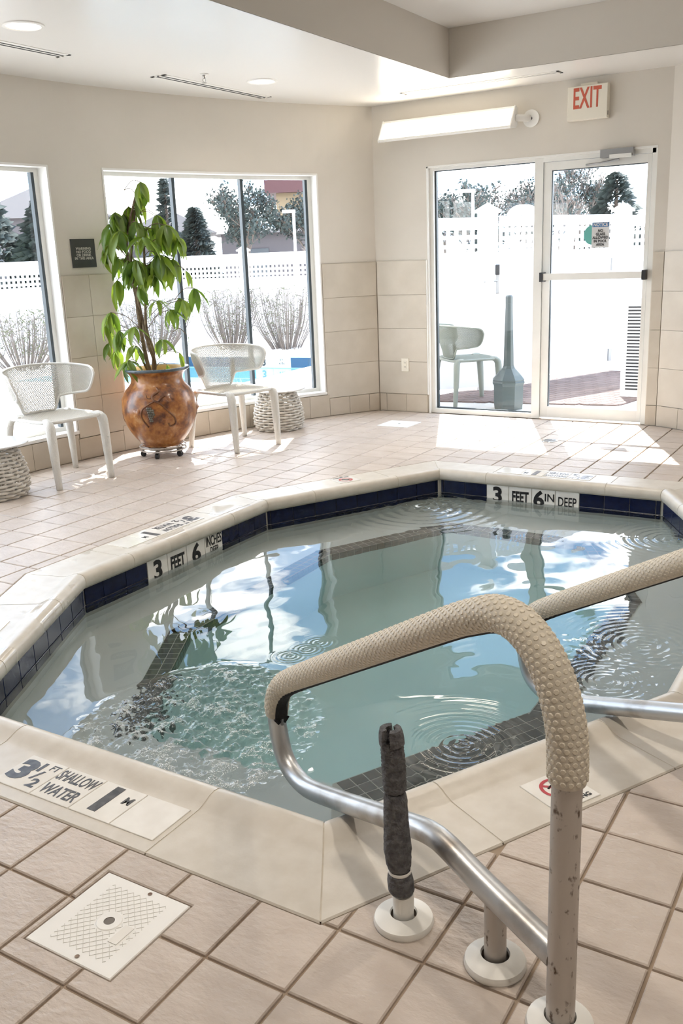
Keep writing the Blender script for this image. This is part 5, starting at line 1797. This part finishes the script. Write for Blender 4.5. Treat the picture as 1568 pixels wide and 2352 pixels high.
def broad(x, y, hgt, label, seed, spread=1.0, depth=5, leaf=0, m='twig', group='trees beyond the fence'):
    r = random.Random(seed)
    t = thing('bare_tree', label, 'tree', (x, y, GZ), group=group)
    mb = MB(); lv = MB()
    def grow(p, d, l, rad, k):
        q = p + d * l
        mb.tube([p, (p + q) / 2 + Vector((r.uniform(-1, 1), r.uniform(-1, 1), 0)) * l * .06, q], [max(.013, rad), max(.012, rad * .85), max(.011, rad * .7)], 5 if k > 2 else 3, caps=False)
        if leaf and k <= 2:
            for _ in range(leaf):
                c = p.lerp(q, r.random()) + Vector((r.uniform(-1, 1), r.uniform(-1, 1), r.uniform(-1, 1))) * .15; s = r.uniform(.025, .06)
                u = Vector((r.uniform(-1, 1), r.uniform(-1, 1), r.uniform(-1, 1))).normalized(); v = u.orthogonal().normalized()
                lv.add([c - u * s, c + v * s * .6, c + u * s, c - v * s * .6], [(0, 1, 2, 3)])
        if k == 0: return
        for _ in range(3 if k > 1 else 4):
            dd_ = (d + Vector((r.uniform(-1, 1), r.uniform(-1, 1), r.uniform(-.25, .6))) * .62 * spread).normalized()
            grow(q if r.random() < .6 else p.lerp(q, r.uniform(.5, .95)), dd_, l * r.uniform(.6, .82), rad * .62, k - 1)
    grow(Vector((x, y, GZ)), Vector((0, 0, 1)), hgt * .27, .055 * hgt / 4, depth)
    mb.build('branches', m, t)
    if lv.v: lv.build('foliage', 'conifer', t, kind='stuff')
conifer(-20.6, 16.4, 3.5, 1.9, 'dark rounded evergreen tree in the left window', 11, n=4200)
conifer(-18.9, 17.0, 3.35, 1.7, 'dark evergreen tree beside the left window frame', 12, n=3600)
conifer(-19.2, 23.1, 3.0, .95, 'small dense blue-green conifer behind the plant', 13, n=4200)
conifer(-21.3, 24.2, 4.05, .50, 'thin tall conifer rising beside the first mullion', 14, n=900)
broad(-16.7, 22.4, 4.0, 'dark open-branched evergreen behind the second mullion', 15, leaf=12, depth=5, m='trunk')
broad(-15.3, 23.9, 4.1, 'spreading evergreen in front of the cream building', 16, leaf=12, depth=5, m='trunk')
broad(-13.2, 21.6, 3.0, 'low bare brown tree by the right pane', 17, depth=5)
for k, (x, y, h, s) in enumerate(((-11.9, 23.9, 3.9, 21), (-10.7, 24.6, 3.7, 22), (-9.9, 22.6, 3.9, 23), (-9.0, 24.8, 4.3, 24), (-8.0, 23.4, 4.0, 25))):
    broad(x, y, h, ['bare tree with olive haze at the left of the sidelight', 'slim bare tree behind the white lamp post', 'bare tree in the middle of the sidelight', 'tall olive bare tree near the door mullion', 'tall grey bare tree seen through the door edge'][k], s, leaf=(6 if k in (0, 2, 3) else 2), depth=5)
broad(-12.4, 26.6, 4.2, 'bare grey tree at the far left of the sidelight', 31, leaf=3, depth=5)
broad(-10.3, 27.2, 4.3, 'bare grey tree showing between the sidelight trees', 32, leaf=3, depth=5)
broad(-8.6, 27.0, 4.6, 'tall bare tree behind the door mullion', 33, leaf=3, depth=5)
broad(-7.4, 27.6, 3.2, 'low bare tree seen left of the door notice', 27, depth=5)
conifer(-6.75, 24.6, 3.15, 1.5, 'dark fir tree seen through the upper door glass', 18, n=1700)
# ------------------------------------------------------------------ lamp posts and buildings
def lamppost(x, y, h, label):
    t = thing('lamp_post', label, 'lamp post', (x, y, GZ), group='white lamp posts')
    MB().tube([(x, y, GZ), (x, y, h)], .036, 8).build('pole', 'vinyl', t)
    MB().obox((x - .10, y - .06, h + .03), Vector((.854, .518, 0)), Vector((-.518, .854, 0)), UP, .32, .16, .07).build('lamp_head', 'vinyl', t)
lamppost(-8.75, 20.2, 2.68, 'white lamp post seen through the sidelight')
lamppost(-13.4, 19.9, 2.5, 'white lamp post seen through the right window pane')
def building(x, y, sx_, sy_, h, label, wall='cream', eave='roofred', rz=.0, floors=2):
    t = thing('distant_building', label, 'building', (x, y, GZ), rz)
    MB().box((-sx_ / 2, -sy_ / 2, 0), (sx_ / 2, sy_ / 2, h)).build('walls', wall, t, local=True)
    MB().box((-sx_ / 2 - .5, -sy_ / 2 - .5, h - .55), (sx_ / 2 + .5, sy_ / 2 + .5, h)).build('eave', eave, t, local=True)
    MB().box((-sx_ / 2 - .1, -sy_ / 2 - .1, h), (sx_ / 2 + .1, sy_ / 2 + .1, h + 1.6)).build('upper_storey', 'house', t, local=True)
    for k in range(int(sx_ / 3)):
        xx = -sx_ / 2 + 1.2 + 3 * k
        MB().box((xx, -sy_ / 2 - .14, h + .25), (xx + 1.8, -sy_ / 2 - .06, h + 1.2)).build('window', 'pane', t, local=True)
        MB().box((xx, -sy_ / 2 - .04, h - 2.6), (xx + 1.6, -sy_ / 2 + .02, h - 1.2)).build('window', 'pane', t, local=True)
building(-26.2, 41.8, 4.6, 9, 4.9, 'cream building with red-brown eave beyond the window', rz=math.radians(33))
def house(x, y, sx_, sy_, h, rh, label, rz):
    t = thing('distant_house', label, 'house', (x, y, GZ), rz)
    MB().box((-sx_ / 2, -sy_ / 2, 0), (sx_ / 2, sy_ / 2, h)).build('walls', 'house', t, local=True)
    e_ = .3
    MB().add([(-sx_ / 2 - e_, -sy_ / 2 - e_, h), (sx_ / 2 + e_, -sy_ / 2 - e_, h), (sx_ / 2 + e_, sy_ / 2 + e_, h), (-sx_ / 2 - e_, sy_ / 2 + e_, h), (0, -sy_ / 2 - e_, h + rh), (0, sy_ / 2 + e_, h + rh)],
             [(0, 1, 4), (2, 3, 5), (0, 4, 5, 3), (1, 2, 5, 4), (3, 2, 1, 0)]).build('roof', 'houseroof', t, local=True)
    for k in (-1, 1):
        MB().box((k * sx_ * .25 - .4, -sy_ / 2 - .04, h * .35), (k * sx_ * .25 + .4, -sy_ / 2 + .02, h * .35 + 1.0)).build('window', 'pane', t, local=True)
house(-31.2, 27.6, 5.0, 6, 3.3, 1.1, 'gabled house above the evergreens in the left window', math.radians(48))
house(-28.4, 32.4, 3.4, 5, 2.6, 1.0, 'small gabled house behind the plant', math.radians(40))
house(-20.4, 30.0, 5.0, 4, 2.35, .15, 'low brown building between plant and second mullion', math.radians(36))
